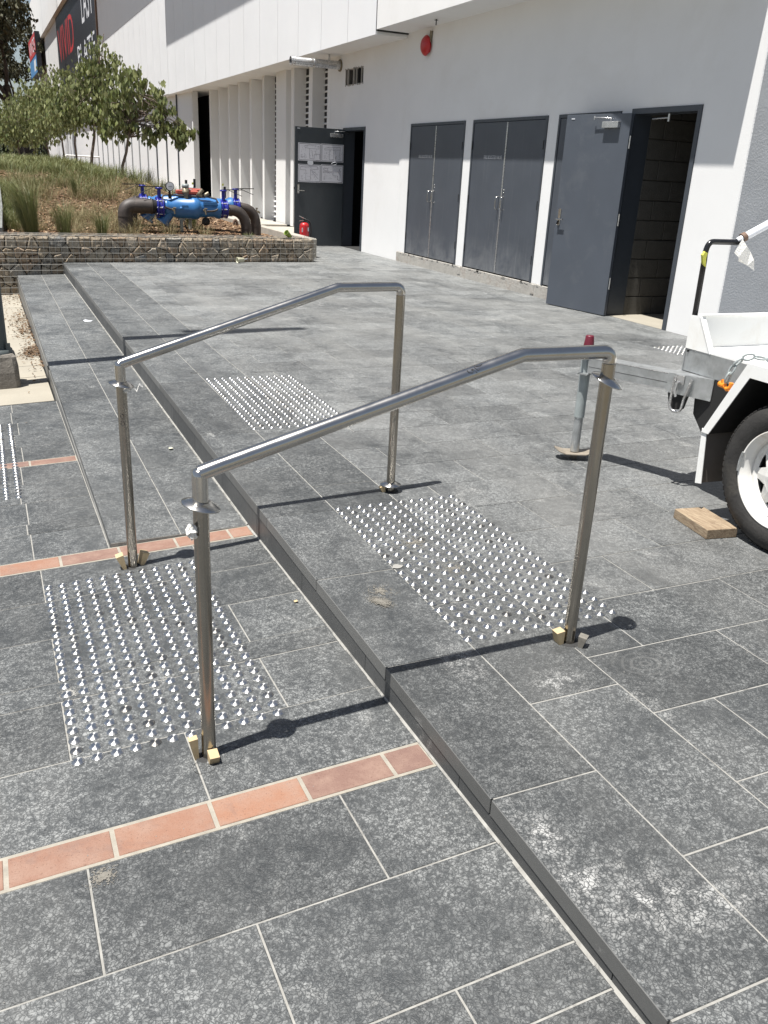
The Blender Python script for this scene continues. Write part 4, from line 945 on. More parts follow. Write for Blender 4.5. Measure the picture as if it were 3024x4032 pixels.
hk = tag(put('sprinkler_stub', MB().tube([(WX - 0.25, 8.72, 3.312), (WX - 0.25, 8.72, 3.24)], 0.008, 8).lathe([(0, 0), (0.03, 0)], (WX - 0.25, 8.72, 3.30), (0, 0, -1), 12), 'black_matt'), 'small dark stub hanging from the soffit above the alarm bell', 'pipe stub')
duct = thing('exhaust_pipe', (WX, 12.96, 3.09), 'galvanised exhaust pipe sticking out under the soffit above the plan door', 'exhaust pipe')
put('pipe', MB().tube([(WX, 12.96, 3.09), (3.99, 12.96, 3.09)], 0.070, 24, caps=False).tube([(3.99, 12.96, 3.09), (4.4, 12.96, 3.09)], 0.066, 24, caps=False), 'galv_duct', duct)
for x in (4.02, 4.06, 4.42): put('band', MB().lathe([(0.0705, -.008), (0.077, -.006), (0.077, .006), (0.0705, .008)], (x, 12.96, 3.09), (1, 0, 0), 24), 'galv_duct', duct)
put('end_flange', MB().lathe([(0.07, -0.0), (0.10, -0.001), (0.10, -0.02), (0.07, -0.02)], (WX, 12.96, 3.09), (1, 0, 0), 24), 'brass', duct)
put('bracket', MB().box(4.70, 4.73, 12.95, 12.97, 3.162, 3.25), 'galv_duct', duct)
# big signs
sg = thing('wall_sign', (FX - .1, 52, 7), 'huge black wall sign with red VIVID and white LAST PLATE lettering, partly behind the saplings', 'sign')
put('panel', MB().box(FX - 0.06, FX - 0.002, 42.0, 62.0, 4.4, 9.37), 'sign_black', sg)
put('trim', MB().box(FX - 0.075, FX - 0.002, 41.85, 41.99, 4.4, 9.37), 'timber_trim', sg)
def sign_text(s, x, ytl, z, width, height, mt, parent):
    me = text_mesh(s, 1.0, 0.0, 1.0); xs_ = [v.co.x for v in me.vertices]; ys_ = [v.co.y for v in me.vertices]
    me.transform(Matrix.Translation((-min(xs_), -min(ys_), 0))); me.transform(Matrix.Diagonal((width / (max(xs_) - min(xs_)), height / (max(ys_) - min(ys_)), 1, 1)))
    return put('lettering', me, mt, parent, Matrix.Translation((x, ytl, z)) @ FACE_W)
sign_text('VIVID', FX - 0.0625, 61.2, 6.75, 9.4, 1.85, 'sign_red', sg)
sign_text('LAST', FX - 0.0625, 47.4, 7.45, 4.6, 1.75, 'sign_white', sg)
sign_text('PLATE', FX - 0.0625, 50.4, 5.75, 7.6, 0.98, 'sign_white', sg)
s2 = thing('box_sign', (FX - .3, 77, 8), 'small red over blue box sign near the far end of the building', 'sign')
put('case', MB().box(FX - 0.66, FX - 0.325, 73.0, 81.2, 7.0, 9.8), 'sign_black', s2)
put('red_face', MB().box(FX - 0.67, FX - 0.6605, 73.05, 81.1, 8.35, 9.75), 'sign_red', s2)
put('blue_face', MB().box(FX - 0.67, FX - 0.6605, 73.05, 81.1, 7.1, 8.25), 'sign_blue', s2)
sign_text('VIVES', FX - 0.675, 80.6, 8.6, 7.0, 0.9, 'sign_white', s2)
put('white_mark', MB().box(FX - 0.674, FX - 0.6705, 74.0, 76.2, 7.3, 8.05), 'sign_white', s2)

# ---------------------------------------------------------------- trailer and its stabiliser arm
tr = thing('equipment_trailer', (2.1, -0.9, 0), 'white and galvanised equipment trailer entering at the right edge with a swung out stabiliser arm', 'trailer')
RX = 1.68
def plate(pts, th, ax='x', mt='white_powder', nm='panel', parent=tr):
    d = {'x': (th, 0, 0), 'y': (0, th, 0), 'z': (0, 0, th)}[ax]; return put(nm, MB().prism(pts, d), mt, parent)
put('side_rail', MB().box(RX, RX + 0.05, -2.2, -0.105, 0.553, 0.654).box(RX - 0.002, RX + 0.052, -0.104, -0.098, 0.55, 0.656), 'galv', tr)
put('front_rail', MB().box(RX + 0.05, 3.0, -0.155, -0.105, 0.553, 0.654), 'galv', tr)
put('deck', MB().box(RX + 0.002, 3.0, -2.2, -0.155, 0.655, 0.664), 'white_powder', tr)
plate([(RX - 0.003, -0.100, 0.656), (RX - 0.003, -0.258, 0.656), (RX - 0.003, -0.160, 0.810), (RX - 0.003, -0.100, 0.806)], 0.004, 'x', nm='front_gusset')
put('gusset_edge', MB().obox((RX + 0.008, -0.2085, 0.733), (0.014, 0, 0), (0, 0.049, 0.077), (0, -0.0026, 0.0016)), 'white_powder', tr)
put('headboard', MB().box(RX + 0.001, 3.0, -0.16, -0.154, 0.664, 0.812).box(RX + 0.001, 3.0, -0.172, -0.140, 0.8125, 0.8165), 'white_powder', tr)
put('end_fitting', MB().box(RX + 0.02, RX + 0.035, -0.10, -0.085, 0.60, 0.61).box(RX - 0.006, RX - 0.001, -0.125, -0.115, 0.64, 0.65), 'black_matt', tr)
# fender
FXo = 1.45
z0, z1 = 0.385, 0.712
outer = [(-0.515, 0.385), (-0.690, 0.716), (-1.16, 0.716), (-1.34, 0.385)]
inner = [(-0.555, 0.385), (-0.712, 0.662), (-1.14, 0.662), (-1.30, 0.385)]
fm = MB()
for i in range(3):
    a, b, c_, d_ = outer[i], outer[i + 1], inner[i + 1], inner[i]
    fm.add([(FXo, *a), (FXo, *b), (FXo, *c_), (FXo, *d_), (FXo + .003, *a), (FXo + .003, *b), (FXo + .003, *c_), (FXo + .003, *d_)], [(0, 1, 2, 3), (7, 6, 5, 4), (3, 2, 6, 7)])
for i in range(3):
    a, b = outer[i], outer[i + 1]
    fm.add([(FXo, *a), (FXo, *b), (RX + 0.10, *b), (RX + 0.10, *a)], [(0, 3, 2, 1)])
    ia = (a[0] - (0.004 if i == 0 else 0), a[1] - 0.004); ib = (b[0], b[1] - 0.004)
    fm.add([(FXo, *ia), (FXo, *ib), (RX + 0.10, *ib), (RX + 0.10, *ia)], [(0, 1, 2, 3)])
put('mudguard', fm, 'white_powder', tr)
ug = MB()
for i in range(3):
    a, b = inner[i], inner[i + 1]
    ug.add([(FXo + .006, *a), (FXo + .006, *b), (RX + 0.10, *b), (RX + 0.10, *a)], [(0, 1, 2, 3)])
ug.add([(RX - 0.005, *p) for p in inner] , [(0, 1, 2, 3)])
put('mudguard_liner', ug, 'black_matt', tr)
plate([(FXo + 0.01, -0.535, 0.16), (RX + 0.02, -0.535, 0.15), (RX + 0.02, -0.530, 0.40), (FXo + 0.01, -0.525, 0.40)], -0.005, 'y', 'flap_shade', 'mudflap')
plate([(FXo + 0.005, -0.530, 0.158), (FXo + 0.005, -0.565, 0.166), (FXo + 0.005, -0.540, 0.395), (FXo + 0.005, -0.512, 0.40)], 0.003, 'x', 'white_powder', 'mudflap_edge')
plate([(RX, -0.20, 0.55), (RX, -0.22, 0.37), (RX, -0.29, 0.30), (RX, -0.60, 0.30), (RX, -0.60, 0.55)], 0.03, 'x', 'black_matt', 'inner_guard')
# wheel
WC = Vector((1.47, -0.93, 0.302))
wh = put('wheel', MB().lathe([(0.0, -0.018), (0.030, -0.016), (0.034, 0.02), (0.036, 0.055)], WC, (1, 0, 0), 24), 'galv', tr)
put('tyre', MB().lathe([(0.190, 0.008), (0.200, 0.0), (0.235, -0.010), (0.262, -0.006), (0.284, 0.006), (0.296, 0.022), (0.300, 0.045), (0.300, 0.135), (0.296, 0.155), (0.28, 0.17), (0.24, 0.18), (0.19, 0.17), (0.19, 0.008)], WC, (1, 0, 0), 72), 'rubber', wh)
tb = MB()
for k in range(72):
    a = 2 * math.pi * k / 72; ct, st_ = math.cos(a), math.sin(a)
    for xo in (0.018, 0.062, 0.105):
        c_ = WC + Vector((xo + 0.018, ct * 0.3015, st_ * 0.3015)) if xo > .02 else WC + Vector((xo + 0.016, ct * 0.297, st_ * 0.297))
        tb.obox(c_, (0.017, 0, 0), (0, -st_ * 0.0095, ct * 0.0095), (0, ct * 0.003, st_ * 0.003))
put('tread_blocks', tb, 'rubber', wh)
put('rim', MB().lathe([(0.168, 0.11), (0.168, 0.03), (0.176, 0.018), (0.186, 0.012), (0.192, 0.001), (0.198, -0.002), (0.199, 0.004)], WC, (1, 0, 0), 64)
    .lathe([(0.168, 0.045), (0.155, 0.040), (0.150, 0.046), (0.142, 0.050)], WC, (1, 0, 0), 64), 'white_rim', wh)
sp = MB(); ns = 8; ro, ri, rc = 0.143, 0.088, 0.040
for k in range(ns):
    a0 = 2 * math.pi * (k + 0.35) / ns; p_ = 2 * math.pi / ns
    def pt(r_, a, dx): return (WC.x + dx, WC.y + math.cos(a) * r_, WC.z + math.sin(a) * r_)
    for sg_ in (-1, 1):
        q = [pt(ri, a0 + sg_ * .5 * p_, .026), pt(ro, a0 + sg_ * .5 * p_, .048), pt(ro, a0 + sg_ * .30 * p_, .048), pt(ro - .012, a0 + sg_ * .27 * p_, .045), pt(ri + 0.008, a0 + sg_ * 0.03 * p_, .030), pt(ri, a0, .026)]
        q2 = [(x + .004, y_, z_) for x, y_, z_ in q]; n6 = 6
        f = [tuple(range(6)) if sg_ > 0 else tuple(range(5, -1, -1)), tuple(range(11, 5, -1)) if sg_ > 0 else tuple(range(6, 12))]
        f += [(i, (i + 1) % 6, 6 + (i + 1) % 6, 6 + i) for i in range(6)]
        sp.add(q + q2, f)
    q = [pt(rc, a0 - .5 * p_, .016), pt(ri, a0 - .5 * p_, .026), pt(ri, a0, .026), pt(ri, a0 + .5 * p_, .026), pt(rc, a0 + .5 * p_, .016)]
    sp.add(q, [(0, 1, 2, 3, 4)])
put('spoke_disc', sp, 'white_rim', wh)
put('brake_drum', MB().lathe([(0.0, 0.075), (0.155, 0.075), (0.16, 0.12)], WC, (1, 0, 0), 32), 'black_matt', wh)
put('balance_weight', MB().tube([WC + Vector((-0.004, math.cos(a) * 0.196, math.sin(a) * 0.196)) for a in [R(x) for x in range(-6, 22, 4)]], 0.006, 8), 'galv', wh)
put('axle', MB().box(1.62, 3.0, -0.97, -0.89, 0.27, 0.34), 'black_matt', tr)
wh2 = wh.copy(); COL.objects.link(wh2); wh2.parent = tr
wh2.matrix_basis = Matrix.Translation((1.55, 0, 0)) @ wh.matrix_basis
for ch in list(wh.children):
    c2_ = ch.copy(); COL.objects.link(c2_); c2_.parent = wh2
# stabiliser arm
AD = Vector((0.406, -0.914, 0)); AN = Vector((-0.914, -0.406, 0)); AP = Vector((1.528, 0.168, 0)); UP = Vector((0, 0, 1))
def apt(s, t, z): return AP + AD * s + AN * t + UP * z
put('stabiliser_arm', MB().obox(apt(0.15, 0, 0.5025), AD * 0.285, AN * 0.0495, UP * 0.0375), 'galv', tr)
put('arm_weld_line', MB().obox(apt(0.15, 0.0497, 0.497), AD * 0.284, AN * 0.0006, UP * 0.001), 'gap', tr)
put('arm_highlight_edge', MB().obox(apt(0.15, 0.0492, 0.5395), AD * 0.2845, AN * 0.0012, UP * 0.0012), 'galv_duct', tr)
br = put('arm_bracket', MB().prism([apt(0.285, 0.062, 0.455), apt(0.50, 0.062, 0.452), apt(0.50, 0.062, 0.552), apt(0.285, 0.062, 0.547)], -AN * 0.124), 'galv', tr)
ub = [apt(0.325, 0.075, 0.535), apt(0.322, 0.078, 0.44)] + [apt(0.352 + 0.030 * -math.cos(a), 0.08, 0.405 - 0.028 * math.sin(a)) for a in [i * math.pi / 8 for i in range(9)]] + [apt(0.384, 0.078, 0.44), apt(0.405, 0.075, 0.535)]
put('locking_loop', MB().tube(ub, 0.0068, 10), 'galv_duct', br)
put('clamp_plate', MB().obox(apt(0.345, 0.066, 0.525), AD * 0.022, AN * 0.006, UP * 0.020), 'galv_duct', br)
put('clamp_pin', MB().tube([apt(0.345, 0.095, 0.510), apt(0.342, 0.10, 0.478), apt(0.352, 0.10, 0.45)], 0.006, 8).tube([apt(0.345, 0.072, 0.512), apt(0.345, 0.098, 0.512)], 0.007, 8), 'galv_duct', br)
put('rubber_buffer', MB().prism([apt(0.29, 0.05, 0.456), apt(0.305, 0.05, 0.395), apt(0.33, 0.05, 0.378), apt(0.37, 0.05, 0.384), apt(0.385, 0.05, 0.456)], -AN * 0.03), 'black_matt', br)
# jack
JB = Vector((1.450, 0.322, 0.0))
jk = put('jack_outer_tube', MB().tube([JB + UP * 0.225, JB + UP * 0.585], 0.0265, 24), 'jack_grey', tr)
put('jack_inner_tube', MB().tube([JB + UP * 0.040, JB + UP * 0.226], 0.0228, 20), 'galv', jk)
FD = Vector((-0.91, 0.41, 0)).normalized(); FP = Vector((-FD.y, FD.x, 0))
fpl = []
for u_, w_, z_ in ((-0.105, 0.018, 0.056), (-0.085, 0.045, 0.046), (-0.05, 0.052, 0.036), (0.05, 0.052, 0.036), (0.085, 0.045, 0.046), (0.105, 0.018, 0.058)):
    fpl += [JB + FD * u_ - FP * w_ + UP * z_, JB + FD * u_ + FP * w_ + UP * z_]
ft = fpl + [q - UP * 0.005 for q in fpl]; FF = []
for k_ in range(5):
    a_ = 2 * k_; FF += [(a_, a_ + 1, a_ + 3, a_ + 2), (12 + a_ + 2, 12 + a_ + 3, 12 + a_ + 1, 12 + a_), (a_, a_ + 2, 14 + a_, 12 + a_), (a_ + 1, 13 + a_, 15 + a_, a_ + 3)]
FF += [(0, 12, 13, 1), (10, 11, 23, 22)]
put('jack_foot', MB().add(ft, FF).lathe([(0.0, 0.0), (0.018, 0.0), (0.02, 0.033)], JB, (0, 0, 1), 12), 'sand_metal', jk)
put('jack_cap', MB().lathe([(0.0, 0.642), (0.0185, 0.642), (0.0205, 0.638), (0.0265, 0.590), (0.0265, 0.582)], JB, (0, 0, 1), 24), 'red_dark', jk)
put('jack_bracket', MB().obox(JB + AD * 0.036 + UP * 0.515, AD * 0.004, AN * 0.04, UP * 0.062).obox(JB + AD * 0.012 + AN * 0.036 + UP * 0.456, AD * 0.028, AN * 0.018, UP * 0.003).obox(JB + AD * 0.012 + AN * 0.036 + UP * 0.575, AD * 0.028, AN * 0.018, UP * 0.003), 'galv', jk)
put('jack_lever', MB().tube([JB + Vector((-0.02, 0, 0.565)), JB + Vector((-0.075, -0.02, 0.535))], 0.006, 8), 'galv_duct', jk)
# chain over the deck, hooked with an orange shackle
def link(c, d, up, s=1.0, mt='jack_grey'):
    c = Vector(c); d = Vector(d).normalized(); up = (Vector(up) - d * Vector(up).dot(d)).normalized(); P_ = []
    for k in range(13):
        a = 2 * math.pi * k / 12; P_.append(c + d * math.cos(a) * 0.024 * s + up * math.sin(a) * 0.0125 * s)
    return MB().tube(P_, 0.0048 * s, 8, caps=False)
ch = put('safety_chain', link((1.80, -0.62, 0.678), (1, -.3, 0), (0, 1, 0)), 'jack_grey', tr)
cp = [(1.80, -0.62, 0.678), (1.765, -0.592, 0.688), (1.725, -0.565, 0.690), (1.69, -0.53, 0.694), (1.652, -0.50, 0.694), (1.625, -0.475, 0.668), (1.612, -0.462, 0.632), (1.606, -0.455, 0.597), (1.604, -0.45, 0.57)]
cp = [(1.90, -0.70, 0.678), (1.863, -0.67, 0.680), (1.828, -0.643, 0.678)] + cp
for i in range(1, len(cp) - 1):
    d = Vector(cp[i + 1]) - Vector(cp[i - 1]); up_ = Vector((0, 0, 1)) if i % 2 else Vector((-.6, .8, 0.1))
    if abs(d.normalized().z) > .7: up_ = Vector((0, 1, 0)) if i % 2 else Vector((1, 0, 0))
    put('chain_link', link(cp[i], d, up_), 'jack_grey', ch)
put('shackle', MB().tube([(1.606, -0.43, 0.585), (1.606, -0.438, 0.560), (1.606, -0.46, 0.548), (1.606, -0.478, 0.560), (1.606, -0.48, 0.58)], 0.0095, 10).tube([(1.606, -0.415, 0.562), (1.606, -0.445, 0.560)], 0.013, 10).tube([(1.606, -0.47, 0.548), (1.606, -0.505, 0.540)], 0.007, 8), 'orange', ch)
put('eye_bolt', MB().tube([(1.66, -0.49, 0.575), (1.66, -0.49, 0.625)], 0.009, 8).tube([(RX + 0.01, -0.46, 0.56), (1.625, -0.46, 0.555)], 0.008, 8), 'galv', tr)
# bent black tube with taped white pole
bt = thing('black_stand_pipe', (1.715, -0.09, 0.6), 'bent black tube rising behind the trailer corner with a green tape tag', 'pipe')
put('tube', MB().tube([(1.712, -0.088, 0.60), (1.708, -0.088, 1.045)] + arc((1.706, -0.088, 1.07), (1.742, -0.089, 1.128), (1.706, -0.088, 1.128), 8) + [(1.905, -0.095, 1.128)], 0.0125, 16), 'black', bt)
put('tape_tag', MB().prism([(1.688, -0.106, 1.085), (1.676, -0.106, 1.07), (1.686, -0.106, 1.035), (1.706, -0.106, 1.018), (1.700, -0.106, 1.06), (1.704, -0.106, 1.08)], (0.0, 0.012, 0.003)), 'yellow', bt)
wp = thing('wrapped_pole', (1.88, -0.10, 1.13), 'white wrapped pole end with hanging white plastic, lashed to the bent black tube', 'pole')
put('pole', MB().tube([(1.875, -0.093, 1.134), (1.94, -0.10, 1.165), (2.6, -0.12, 1.475)], [0.012, 0.018, 0.019], 14), 'sign_white', wp)
put('tape_band', MB().tube([(1.90, -0.095, 1.146), (1.918, -0.097, 1.155)], 0.021, 14), 'timber_trim', wp)
put('plastic_scrap', MB().add([(1.885, -0.115, 1.145), (1.845, -0.12, 1.085), (1.87, -0.128, 1.065), (1.885, -0.115, 1.048), (1.93, -0.13, 1.03), (1.985, -0.125, 1.005), (1.965, -0.13, 1.055), (1.945, -0.118, 1.09), (1.905, -0.13, 1.115)],
    [(0, 1, 2, 8), (2, 3, 4, 8), (4, 5, 6), (4, 6, 7, 8)]), 'tissue', wp)
# timber chock
ck = tag(put('timber_chock', MB().bbox(-0.072, 0.075, -0.122, 0.120, 0, 0.042, 0.002), 'timber', m=Matrix.Translation((1.428, -0.652, 0.001)) @ Matrix.Rotation(R(-9), 4, 'Z')), 'weathered timber plank wedged against the trailer tyre', 'wheel chock')

# ---------------------------------------------------------------- lamp pole at the left edge
lp = thing('lamp_pole', (-1.268, 3.85, ZG(-1.25, 3.85)), 'dark grey lamp pole on a rough concrete footing at the left edge', 'lamp pole')
zb = ZG(-1.25, 3.85)
V = []; n_ = 8
for zz, s_ in ((zb - .05, 1.0), (zb + 0.12, 0.98), (zb + 0.235, 0.90), (zb + 0.255, 0.80)):
    for x, y in ((-1, -.8), (-.8, -1), (.8, -1), (1, -.8), (1, .8), (.8, 1), (-.8, 1), (-1, .8)): V.append((-1.29 + x * 0.172 * s_ + random.uniform(-.006, .006), 3.87 + y * 0.16 * s_ + random.uniform(-.006, .006), zz))
put('footing', MB().add(V, [(r_ * 8 + i, r_ * 8 + (i + 1) % 8, (r_ + 1) * 8 + (i + 1) % 8, (r_ + 1) * 8 + i) for r_ in range(3) for i in range(8)] + [tuple(range(24, 32))]), 'footing', lp)
put('pole', MB().tube([(-1.268, 3.85, zb + 0.2), (-1.268, 3.85, 8.3)], [0.086, 0.055], 28), 'pole', lp)
put('base_plate', MB().lathe([(0.0, 0.03), (0.115, 0.03), (0.118, 0.0)], (-1.268, 3.85, zb + 0.252), (0, 0, 1), 16).box(-1.195, -1.165, 3.78, 3.80, zb + 0.25, zb + 0.33), 'pole', lp)
put('lamp_head', MB().bbox(-2.3, -1.2, 3.78, 3.92, 8.3, 8.4, 0.02), 'pole', lp)

# ---------------------------------------------------------------- fire booster valve assembly
def valve_run(nm, label, y, zc, x0, xb0, xb1, x1, dxr, front=True):
    t = thing(nm, (x0 + .11, y, 0.28), label, 'valve assembly', 'blue valve runs in the garden')
    rp = 0.108; zp = zc
    el = [(x0 + .108, y, 0.20), (x0 + .108, y, zp - 0.16)] + arc((x0 + .108, y, zp - .13), (x0 + .24, y, zp), (x0 + .108, y, zp), 8) + [(xb0 - 0.13, y, zp)]
    put('riser_pipe', MB().tube(el, rp, 28), 'pipe', t)
    put('pipe_joint', MB().tube([(x0 + .108, y, zp - .155), (x0 + .108, y, zp - .148)], rp + .006, 28).tube([(xb0 - .135, y, zp), (xb0 - .12, y, zp)], rp + .01, 28), 'pipe', t)
    put('coupling', MB().tube([(xb0 - 0.12, y, zp), (xb0 - 0.06, y, zp - .01)], [rp + .004, rp - .01], 28), 'black_matt', t)
    def butterfly(xc, r_, lever, stem_h):
        b = put('butterfly_valve', MB().lathe([(0, -.05), (r_, -.05), (r_, -.028), (r_ * .85, -.026), (r_ * .85, .026), (r_, .028), (r_, .05), (0, .05)], (xc, y, zp - .01), (1, 0, 0), 30), 'blue_dark', t)
        for k in range(8):
            a = 2 * math.pi * k / 8; put('bolt', MB().tube([(xc - .062, y + math.cos(a) * r_ * .86, zp - .01 + math.sin(a) * r_ * .86), (xc + .062, y + math.cos(a) * r_ * .86, zp - .01 + math.sin(a) * r_ * .86)], 0.011, 6), 'galv', b)
        put('stem', MB().tube([(xc, y, zp + r_ - .03), (xc, y, stem_h)], 0.028, 12).lathe([(0, .012), (.055, .012), (.055, -.012), (0, -.012)], (xc, y, stem_h), (0, 0, 1), 8), 'blue_dark', b)
        put('lever', MB().obox((xc + lever, y, stem_h + 0.018), (abs(lever) + .03, 0, 0.004), (0, 0.014, 0), (0, 0, 0.006)).tube([(xc + lever * .6, y - .01, stem_h + .01), (xc + lever * 2.0, y - .08, stem_h - .07)], 0.005, 6), 'black_matt', b)
        return b
    butterfly(xb0, 0.155, -0.14, zp + 0.265)
    rb_ = 0.155
    body = put('valve_body', MB().lathe([(0.10, 0), (0.125, .02), (0.125, .05), (0.112, .08), (rb_, .20), (rb_ + .002, .42), (rb_ + .012, .43), (rb_ + .012, .52), (rb_, .53), (0.135, .56), (0.125, xb1 - xb0 - .22), (0.15, xb1 - xb0 - .17), (0.15, xb1 - xb0 - .13)], (xb0 + .06, y, zc - .01), (1, 0, 0), 36), 'blue', t)
    for a, b in ((.57, .0), (.57, .9)):
        put('body_rib', MB().obox((xb0 + .76, y - 0.10, zc + .07 - b * .09), (.11, 0, 0), (0, .035, 0), (0, 0, .022)), 'blue', body)
    put('name_plate', MB().obox((xb0 + .36, y - rb_ - .004, zc + 0.02), (.05, 0, 0), (0, .004, 0), (0, 0, .016)), 'blue', body)
    put('bolt_boss', MB().lathe([(0, .02), (.02, .02), (.024, 0)], (xb0 + .30, y - rb_ - .0, zc - .01), (0, -1, 0), 10), 'blue', body)
    put('strainer', MB().tube([(xb0 + .17, y, zc - .04), (xb0 + .05, y, zc - .22)], [.085, .085], 20).tube([(xb0 + .055, y, zc - .212), (xb0 + .035, y, zc - .242)], .115, 8), 'blue', t)
    butterfly(xb1, 0.14, 0.14, zp + 0.265)
    if front:
        put('bypass_pipe', MB().tube(arc((xb0 + .17, y - .14, zc - .03), (xb0 + .03, y - .10, zc + .09), (xb0 - .0, y - .13, zc), 6) + arc((xb0 + .04, y - .07, zc + .155), (xb0 + .12, y - .05, zc + .175), (xb0 + .05, y - .06, zc + .175), 4) + [(xb0 + .75, y - .05, zc + .165)] + arc((xb0 + .86, y - .09, zc + .14), (xb0 + .70, y - .15, zc - .04), (xb0 + .98, y - .14, zc - .05), 8), 0.013, 10), 'pipe', t)
        for xx in (xb0 + .18, xb0 + .66):
            put('test_cock', MB().tube([(xx, y - .14, zc - .03), (xx, y - .19, zc - .03)], .022, 10).tube([(xx, y - .19, zc - .01), (xx + .012, y - .20, zc - .09)], .012, 8).tube([(xx - .01, y - .185, zc - .0), (xx + .035, y - .185, zc - .005)], .009, 8), 'brass', t)
        put('air_valve', MB().lathe([(0, .30), (.05, .30), (.052, .24), (.058, .235), (.058, .21), (.045, .20), (.045, .13)], (xb0 + .40, y - .03, zc), (0, 0, 1), 18), 'brass', t)
        put('air_valve_cap', MB().lathe([(0, .345), (.052, .343), (.055, .30), (.05, .295)], (xb0 + .40, y - .03, zc), (0, 0, 1), 18), 'jack_grey', t)
        g = put('pressure_gauge', MB().lathe([(0, .03), (.062, .03), (.066, .02), (.066, -.01), (0, -.01)], (xb0 + .155, y - .06, zc + .30), (0, -1, 0), 28), 'black_matt', t)
        put('dial', MB().lathe([(0, .0315), (.056, .0315)], (xb0 + .155, y - .06, zc + .30), (0, -1, 0), 28), 'sign_white', g)
        put('needle', MB().obox((xb0 + .16, y - .0925, zc + .30), (.03, 0, 0.004), (0, .0006, 0), (0, 0, .003)), 'ink', g)
        put('gauge_stem', MB().tube([(xb0 + .155, y - .05, zc + .12), (xb0 + .155, y - .05, zc + .245)], .018, 8).tube([(xb0 + .155, y - .05, zc + .12), (xb0 + .155, y - .05, zc + .165)], .028, 8), 'black_matt', g)
        for k, (a, b) in enumerate((((xb0 + .64, zc + .17), (xb0 + .57, zc + .21)), ((xb0 + .68, zc + .18), (xb0 + .75, zc + .22)), ((xb0 + .60, zc + .2), (xb0 + .66, zc + .27)))):
            put('check_fitting', MB().tube([(a[0], y - .06, a[1]), (b[0], y - .06, b[1])], .030, 12), 'brass', t)
        put('hose', MB().tube(arc((xb0 + .36, y - .02, zc - .16), (xb0 + .55, y, zc - .40), (xb0 + .38, y, zc - .40), 8) + arc((xb0 + .56, y, zc - .40), (xb0 + .76, y - .02, zc - .18), (xb0 + .62, y, zc - .2), 6), .008, 8), 'black_matt', t)
        put('drain_plug', MB().lathe([(0, .02), (.062, .02), (.062, -.02), (0, -.02)], (xb0 + .70, y - .05, zc - .20), (0, -1, 0), 18), 'black_matt', t)
    # red flow switches on top
    xr = xb0 + (.26 if front else .62)
    rbx = put('flow_switch', MB().bbox(xr, xr + .33, y - .04, y + .06, zc + .19, zc + .255, 0.012).bbox(xr + .16, xr + .34, y - .055, y + .075, zc + .20, zc + .245, 0.01), 'red_box', t)
    put('switch_lid', MB().bbox(xr + .06, xr + .24, y - .02, y + .04, zc + .255, zc + .268, .003), 'galv', rbx)
    put('switch_base', MB().box(xr + .03, xr + .30, y - .03, y + .05, zc + .13, zc + .19), 'blue', rbx)
    for k, xx in enumerate((xr + .21, xb1 - .18) if not front else (xr + .16,)):
        put('seal_knob', MB().tube([(xx, y, zc + .13 + .12 * (k == 0)), (xx, y, zc + .30 + .10 * (k == 0))], .02, 10), 'black_matt', t)
        put('yellow_tag', MB().obox((xx - .035, y - .02, zc + .33), (.012, 0, 0.002), (0, .006, 0), (0, 0, .016)), 'yellow', t)
    # outlet elbow
    rr_ = 0.083
    xe = xb1 + .06
    put('outlet_pipe', MB().tube([(xe, y, zp - .02), (xe + .06 + dxr, y, zp - .02)] + arc((xe + .08 + dxr, y, zp - .02), (xe + .325 + dxr, y, zp - .30), (xe + .31 + dxr, y, zp - .03), 10) + [(xe + .325 + dxr, y, 0.15)], rr_, 26), 'pipe', t)
    put('pipe_joint', MB().tube([(xe + .325 + dxr, y, 0.40), (xe + .325 + dxr, y, 0.408)], rr_ + .006, 26), 'pipe', t)
    return t
v1 = valve_run('booster_valve_assembly', 'front run of the blue booster valves with pressure gauge and dark elbow pipes', 11.0, 0.69, 0.635, 1.262, 2.262, 2.3, -0.02)
v2 = valve_run('booster_valve_assembly', 'rear run of the blue booster valves half hidden behind the front run', 11.62, 0.70, 0.80, 1.115, 2.62, 2.7, -0.04, front=False)
for xx, yy in ((1.59, 11.0), (1.80, 11.35)):
    put('support_leg', MB().tube([(xx, yy, 0.2), (xx, yy, 0.52)], 0.027, 14).box(xx - .05, xx + .05, yy - .03, yy + .03, .50, .54), 'jack_grey', v1)
tap = thing('garden_tap', (3.44, 13.3, 0.56), 'small bronze tap sticking out beside the rear outlet pipe', 'tap')
put('body', MB().tube([(3.40, 13.3, 0.545), (3.49, 13.3, 0.545)], 0.018, 10).tube([(3.49, 13.3, 0.555), (3.52, 13.3, 0.52)], 0.015, 10), 'brass', tap)
put('knob', MB().tube([(3.46, 13.3, 0.55), (3.46, 13.3, 0.60)], 0.012, 8).box(3.44, 3.48, 13.29, 13.31, .60, .615), 'brass', tap)
put('standpipe', MB().tube([(3.40, 13.3, 0.10), (3.40, 13.3, 0.545)], 0.014, 10), 'brass', tap)
bf = thing('backflow_fitting', (3.30, 14.3, 0.2), 'small rusty brown pipe fitting low in the mulch by the kerb', 'pipe fitting')
put('body', MB().tube(arc((3.24, 14.3, 0.05), (3.38, 14.3, 0.05), (3.31, 14.3, 0.62), 10), 0.025, 10), 'timber_trim', bf)
tag(put('valve_box_lid', MB().bbox(3.02, 3.32, 14.45, 15.0, 0.16, 0.225, 0.01), 'green_cup'), 'flat green irrigation box lid in the mulch behind the valves', 'box lid')

